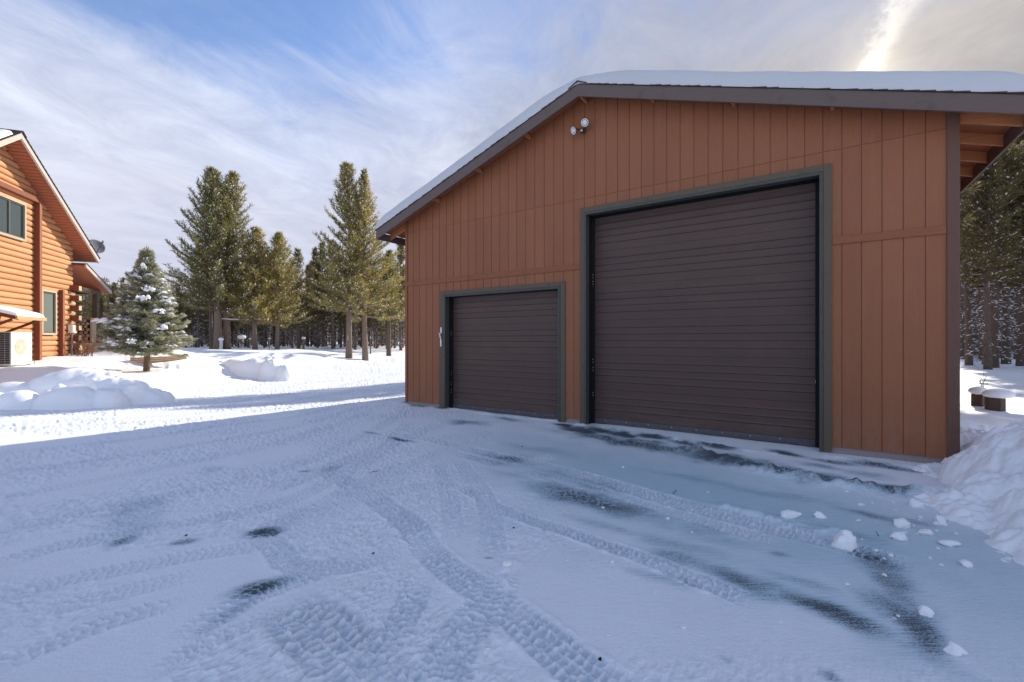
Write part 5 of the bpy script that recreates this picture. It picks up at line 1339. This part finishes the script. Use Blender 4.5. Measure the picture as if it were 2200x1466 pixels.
# twiggy shrubs
def shrub(seed, n, hgt, spread, rad):
    r = random.Random(seed); mb = MB()
    for i in range(n):
        a = r.uniform(0, 6.28); b = r.uniform(0, spread); p = Vector((math.cos(a) * b * .6, math.sin(a) * b * .6, -.1)); d = Vector((math.cos(a) * .25 * r.random(), math.sin(a) * .25 * r.random(), 1)).normalized(); L = hgt * r.uniform(.5, 1.05); pts = [p]
        for k in range(5): d = (d + Vector((r.uniform(-.16, .16), r.uniform(-.16, .16), .02))).normalized(); pts.append(pts[-1] + d * (L + .1) / 5)
        mb.tube(pts, [rad * (1 - .16 * k) for k in range(6)], 4)
        for k in (2, 3, 4):
            if r.random() < .75:
                e = (d + Vector((r.uniform(-.8, .8), r.uniform(-.8, .8), .2))).normalized(); mb.tube([pts[k], pts[k] + e * L * .2, pts[k] + e * L * .3 + Vector((0, 0, .06 * L))], [rad * .6, rad * .45, rad * .25], 4)
    return mb
o = shrub(4, 26, .95, .42, .013).build('bare_shrub', M['twig']); x, y = h_xy(-.42, -.62); o.location = (x, y, ground_at(x, y)); tag(o, 'leafless red brown shrub against the cabin wall near the utility box', 'shrub')
o = shrub(6, 7, .42, .10, .006).build('bare_shrub', M['stump']); Y = 9.6; x = (2106 - 1100) / 955 * Y; o.location = (x, Y, ground_at(x, Y) + .04); tag(o, 'small leafless dark shrub poking from the snow behind the two stumps', 'shrub')
o = shrub(9, 9, .5, .2, .010).build('bare_shrub', M['twig']); x, y = h_xy(-3.3, -.55); o.location = (x, y, ground_at(x, y)); tag(o, 'few red brown stems beside the heat pump', 'shrub')

# half-buried plank structure behind the spruce
pl = tag(empty('plank_frame', ((330 - 1100) / 955 * 16.2, 16.2, 0), R(6)), 'low tan plank frame half buried in snow behind the spruce trunk', 'timber frame')
zg = HC - 42 / 955 * 16.2
for i, (z0, z1) in enumerate(((-.02, .07), (.075, .15), (.155, .22))):
    mb = MB(); n = 10; top = []; 
    for k in range(n + 1):
        q = k / n; u = -.75 + 1.75 * q; lift = .16 * q ** 2.2
        top.append((u, -.05 * math.sin(q * 3.1) + .25 * q ** 3, lift))
    for (a, b) in zip(top[:-1], top[1:]):
        sa, sb_ = (1 - .55 * ((a[0] + .75) / 1.75) ** 3), (1 - .55 * ((b[0] + .75) / 1.75) ** 3)
        za0, za1, zb0, zb1 = a[2] + z0 * sa, a[2] + z1 * sa, b[2] + z0 * sb_, b[2] + z1 * sb_; t = .045; oy = -.012 * i
        mb.add([(a[0], a[1] - t + oy, za0), (b[0], b[1] - t + oy, zb0), (b[0], b[1] + oy, zb0), (a[0], a[1] + oy, za0), (a[0], a[1] - t + oy, za1), (b[0], b[1] - t + oy, zb1), (b[0], b[1] + oy, zb1), (a[0], a[1] + oy, za1)], [(0, 3, 2, 1), (4, 5, 6, 7), (0, 1, 5, 4), (1, 2, 6, 5), (2, 3, 7, 6), (3, 0, 4, 7)])
    o = mb.build('plank', M['plank'], pl); o.location = (0, 0, zg - .10)

# garden bits under the far pines
def post(px, top_py, bot_py, Y, r, cap, label, group=None, mat='metal_post', name='garden_stake', cat='stake'):
    x = (px - 1100) / 955 * Y; z1 = HC + (733 - top_py) / 955 * Y; z0 = min(HC + (733 - bot_py) / 955 * Y, ground_at(x, Y)) - .05
    e = tag(empty(name, (x, Y, z0)), label, cat, group); mb = MB(); mb.tube([(0, 0, 0), (.01, 0, z1 - z0)], [r, r * .9], 8); mb.build('pole', M[mat], e)
    V = ICO2[0] * np.array([cap, cap, cap * .75]) * (1 + .08 * fbm(ICO2[0][:, 0] * 2 + px, ICO2[0][:, 1] * 2, 2, 3))[:, None] + np.array([0, 0, z1 - z0 + cap * .3]); np_mesh('snow_cap', V, ICO2[1], M['cap'], e); return e
GS_ = 'snow capped stakes of the garden plot under the pines'
post(494, 731, 752, 31.5, .03, .07, 'short snow capped stake just right of the tall left pines', GS_)
post(537, 729, 755, 32, .03, .08, 'snow capped stake right of the bird feeder', GS_)
post(579, 728, 750, 33, .03, .08, 'snow capped stake between two thin dark trunks', GS_)
post(475, 731, 753, 29.2, .10, .16, 'thick snow covered post between the trunks of the tall left pines', GS_, 'sign_white')
post(652, 728, 750, 34, .10, .15, 'stout snow capped post in front of the dark middle forest', GS_, 'bark')
Y = 31; x = (519 - 1100) / 955 * Y; z0 = ground_at(x, Y) - .05
bf = tag(empty('bird_feeder', (x, Y, z0)), 'bird feeder on a pole under a fluffy dome of snow', 'bird feeder'); zt = HC + 6 / 955 * Y - z0
mb = MB(); mb.tube([(0, 0, 0), (0, 0, zt - .28)], .035, 8); mb.build('pole', M['metal_post'], bf); mb = MB(); mb.box(-.10, .10, -.10, .10, zt - .28, zt - .05); mb.box(-.16, .16, -.16, .16, zt - .31, zt - .281); mb.build('tray', M['bark'], bf)
V = ICO3[0] * np.array([.27, .25, .17]) * (1 + .1 * fbm(ICO3[0][:, 0] * 3, ICO3[0][:, 1] * 3, 2, 3))[:, None] + np.array([0, 0, zt + .08]); np_mesh('snow_cap', V, ICO3[1], M['cap'], bf)
# white oval plate on the pine's trunk, small plate on a far stem
for px, py, Y, a, b, lab in ((747.5, 726, 27.72, .06, .17, 'white oval plate fixed to the trunk of a tall pine near the garage'), (796, 725.5, 33, .09, .09, 'small pale square plate on a stem in the forest')):
    mb = MB(); n = 20 if a != b else 4; mb.lathe((0, 0, 0), (-.25, -1, 0), [(0, 1), (.03, 1), (.04, .9)], n); o = mb.build('sign_plate', M['sign_white']); x = (px - 1100) / 955 * Y; o.location = (x, Y, HC + (733 - py) / 955 * Y); o.scale = (a, .5, b); tag(o, lab, 'sign')
mb = MB(); mb.tube([(0, 0, -.2), (0, 0, 2.0)], .05, 7); o = mb.build('sign_post', M['bark_dark']); x = (796 - 1100) / 955 * 33.1; o.location = (x, 33.1, ground_at(x, 33.1)); tag(o, 'thin dark stem carrying the small pale square plate', 'post')
# snow dusted pole lying across, between trunks of the left pines
Y = 30.3; a = Vector(((470 - 1100) / 955 * Y, Y, HC + (733 - 687) / 955 * Y)); b = Vector(((572 - 1100) / 955 * 31.2, 31.2, HC + (733 - 689.5) / 955 * 31.2))
rp = tag(empty('pole_rail', a), 'snow topped horizontal pole fixed between the left pine trunks', 'pole'); d = b - a
mb = MB(); mb.tube([(0, 0, 0), tuple(d * .5 + Vector((0, 0, -.03))), tuple(d)], [.055, .05, .04], 8); mb.build('pole', M['bark'], rp)
mb = MB(); mb.tube([tuple(d * q + Vector((0, -.01, .055 + .012 * math.sin(q * 17)))) for q in [i / 14 for i in range(15)]], [.03 + .02 * abs(math.sin(i * 1.3)) for i in range(15)], 7); mb.build('snow_strip', M['cap'], rp, smooth=True)

# ================================================================== SKY, SUN, CAMERA
def build_world():
    w = bpy.data.worlds.new('World'); SC.world = w; w.use_nodes = True; nt = w.node_tree
    for n in list(nt.nodes): nt.nodes.remove(n)
    out = N(nt, 'ShaderNodeOutputWorld'); bg = N(nt, 'ShaderNodeBackground'); nt.links.new(bg.outputs[0], out.inputs[0])
    sky = N(nt, 'ShaderNodeTexSky'); sky.sky_type = 'NISHITA'; sky.sun_disc = False
    sky.sun_elevation = R(SUN_EL); sky.sun_rotation = R(SUN_AZ); sky.altitude = 1300; sky.air_density = 1.0; sky.dust_density = 0.1; sky.ozone_density = 2.2
    tc = N(nt, 'ShaderNodeTexCoord'); d = tc.outputs['Generated']
    dn = vmath(nt, 'NORMALIZE', d).outputs[0]
    sp = N(nt, 'ShaderNodeSeparateXYZ'); nt.links.new(dn, sp.inputs[0]); x, y, z = sp.outputs
    zc = mathn(nt, 'ADD', mathn(nt, 'MAXIMUM', z, 0.0), 0.10)
    u = mathn(nt, 'DIVIDE', x, zc); v = mathn(nt, 'DIVIDE', y, zc)
    a = R(23); ca, sa = math.sin(a), math.cos(a)
    al = mathn(nt, 'ADD', mathn(nt, 'MULTIPLY', u, ca), mathn(nt, 'MULTIPLY', v, sa)); ac = mathn(nt, 'SUBTRACT', mathn(nt, 'MULTIPLY', u, sa), mathn(nt, 'MULTIPLY', v, ca))
    def vec(sx, sy, off=0.0):
        c = N(nt, 'ShaderNodeCombineXYZ'); nt.links.new(mathn(nt, 'MULTIPLY', al, sx), c.inputs[0]); nt.links.new(mathn(nt, 'MULTIPLY', ac, sy), c.inputs[1]); c.inputs[2].default_value = off; return c.outputs[0]
    n1 = noise(nt, vec(.45, 1.0), 1.1, 6, 0.60, 0.45)          # long streaks
    n2 = noise(nt, vec(1.1, 1.5, 3.0), 2.4, 9, 0.66, 0.6)    # fine fibres
    n3 = noise(nt, vec(.30, .30, 7.0), 1.0, 3, 0.5, 0.2)       # broad cover
    n4 = noise(nt, vec(.25, 2.2, 11.0), 3.4, 5, 0.65, 0.5)
    dens = mathn(nt, 'ADD', mathn(nt, 'ADD', mathn(nt, 'MULTIPLY', n1, .55), mathn(nt, 'MULTIPLY', n2, .38)), mathn(nt, 'ADD', mathn(nt, 'MULTIPLY', n3, .45), mathn(nt, 'MULTIPLY', n4, .22)))
    # thicker low down and towards the sun, thin overhead, unseen fill cloud added behind
    sd = vmath(nt, 'DOT_PRODUCT', dn, tuple(SUN_DIR)).outputs['Value']
    front = mathn(nt, 'MULTIPLY', ramp(nt, y, [(0.0, 0.0), (0.55, 1.0)]), 1.0)
    low = ramp(nt, z, [(0.0, 1.0), (0.24, 1.0), (0.40, .66), (0.52, .24), (0.75, .05)])
    cov = mathn(nt, 'ADD', mathn(nt, 'ADD', mathn(nt, 'MULTIPLY', low, .86), mathn(nt, 'MULTIPLY', mathn(nt, 'SUBTRACT', 1.0, front), .26)), mathn(nt, 'MULTIPLY', ramp(nt, sd, [(0.50, 0.0), (0.95, 1.0)]), .40))
    k = mathn(nt, 'ADD', mathn(nt, 'SUBTRACT', mathn(nt, 'ADD', .14, mathn(nt, 'MULTIPLY', dens, .80)), .98), cov)
    kk = ramp(nt, mathn(nt, 'ADD', mathn(nt, 'MULTIPLY', k, 1.25), .22, clamp=True), [(0.0, 0.0), (.30, .15), (.60, .72), (1.0, .97)])
    fac = mathn(nt, 'MULTIPLY', kk, 1.0)
    shade = ramp(nt, mathn(nt, 'ADD', mathn(nt, 'MULTIPLY', n2, .5), mathn(nt, 'MULTIPLY', n3, .5)), [(0.36, 0.0), (0.62, 1.0)])
    cl = mixc(nt, shade, (.25, .26, .315), (.43, .45, .51))
    cl = mixc(nt, ramp(nt, z, [(0.02, 1.0), (0.36, 0.15)]), cl, (.272, .277, .333))
    # sun behind the veil: forward scattered glow in the cloud
    g1 = mathn(nt, 'POWER', mathn(nt, 'MAXIMUM', sd, 0.0), 14.0); g2 = mathn(nt, 'POWER', mathn(nt, 'MAXIMUM', sd, 0.0), 140.0); g3 = mathn(nt, 'POWER', mathn(nt, 'MAXIMUM', sd, 0.0), 1500.0)
    cl = mixc(nt, mathn(nt, 'MULTIPLY', mathn(nt, 'SUBTRACT', 1.0, front), .8), cl, (.33, .385, .51))  # pale blue cloud colour behind the camera, added to brighten the shade
    warm = mixc(nt, ramp(nt, sd, [(0.72, 0.0), (0.95, 0.85)]), cl, mixc(nt, shade, (.165, .150, .138), (.255, .230, .20)))
    def addc(base, f, col, amt):
        m = N(nt, 'ShaderNodeMix'); m.data_type = 'RGBA'; m.blend_type = 'ADD'; m.clamp_factor = False
        nt.links.new(mathn(nt, 'MULTIPLY', f, amt), m.inputs[0]); nt.links.new(base, m.inputs[6]); m.inputs[7].default_value = (*col, 1); return m.outputs[2]
    c2 = addc(warm, g2, (1.0, .84, .64), .06); c2 = addc(c2, g3, (1.0, .88, .66), .16)
    # contrail rising past the sun
    def pd(px, py):
        rx, rz = ray(px, py); return Vector((rx, 1.0, rz)).normalized()
    A, B = pd(1868, 150), pd(1955, -20); nrm = A.cross(B).normalized(); along = (B - A).normalized()
    off = mathn(nt, 'ABSOLUTE', mathn(nt, 'ADD', vmath(nt, 'DOT_PRODUCT', dn, tuple(nrm)).outputs['Value'], mathn(nt, 'MULTIPLY', mathn(nt, 'SUBTRACT', noise(nt, dn, 30, 6, .72), .5), .055)))
    pos = mathn(nt, 'SUBTRACT', vmath(nt, 'DOT_PRODUCT', dn, tuple(along)).outputs['Value'], A.dot(along))
    wd = mathn(nt, 'ADD', .014, mathn(nt, 'MULTIPLY', mathn(nt, 'MAXIMUM', pos, 0), .27))
    edge = mathn(nt, 'SUBTRACT', 1.0, mathn(nt, 'DIVIDE', off, wd), clamp=True)
    tr = mathn(nt, 'MULTIPLY', ramp(nt, edge, [(0.0, 0.0), (.35, .25), (.7, .8), (1.0, 1.0)]), mathn(nt, 'MULTIPLY', ramp(nt, sd, [(0.88, 0.0), (0.955, 1.0)]), ramp(nt, noise(nt, dn, 60, 4, .7), [(.35, .55), (.6, 1.0)])))
    skyc = vmath(nt, 'SCALE', sky.outputs[0]); skyc.inputs['Scale'].default_value = SKY_K
    skyo = mixc(nt, 1.0, skyc.outputs[0], (.86, .96, 1.12), 'MULTIPLY')
    res = mixc(nt, fac, skyo, c2)
    res = addc(res, tr, (.20, .185, .15), 1.0)
    bgv = vmath(nt, 'SCALE', res); bgv.inputs['Scale'].default_value = 1.0 / BG_K * CLOUD_LEVEL
    nt.links.new(bgv.outputs[0], bg.inputs['Color']); bg.inputs['Strength'].default_value = BG_K
    return w
BG_K = 0.1; SKY_K = 0.095; CLOUD_LEVEL = 1.0
build_world()
sun = bpy.data.lights.new('sun', 'SUN'); sun.energy = 3.0; sun.angle = R(0.53); sun.color = (1.0, .93, .82)
so = bpy.data.objects.new('sun', sun); COL.objects.link(so); so.location = (20, 20, 30)
so.rotation_euler = (-SUN_DIR).to_track_quat('-Z', 'Y').to_euler()
cam = bpy.data.cameras.new('camera'); cam.sensor_width = 36; cam.lens = 36 * F; cam.clip_start = .05; cam.clip_end = 3000
co = bpy.data.objects.new('camera', cam); COL.objects.link(co); co.location = (0, 0, HC); co.rotation_euler = (R(90), 0, 0)
SC.camera = co
SC.view_settings.view_transform = 'Standard'; SC.view_settings.look = 'None'; SC.view_settings.exposure = 1.19; SC.view_settings.gamma = 1.0
SC.cycles.use_denoising = True
SC.cycles.max_bounces = 8; SC.cycles.diffuse_bounces = 4; SC.cycles.transparent_max_bounces = 8
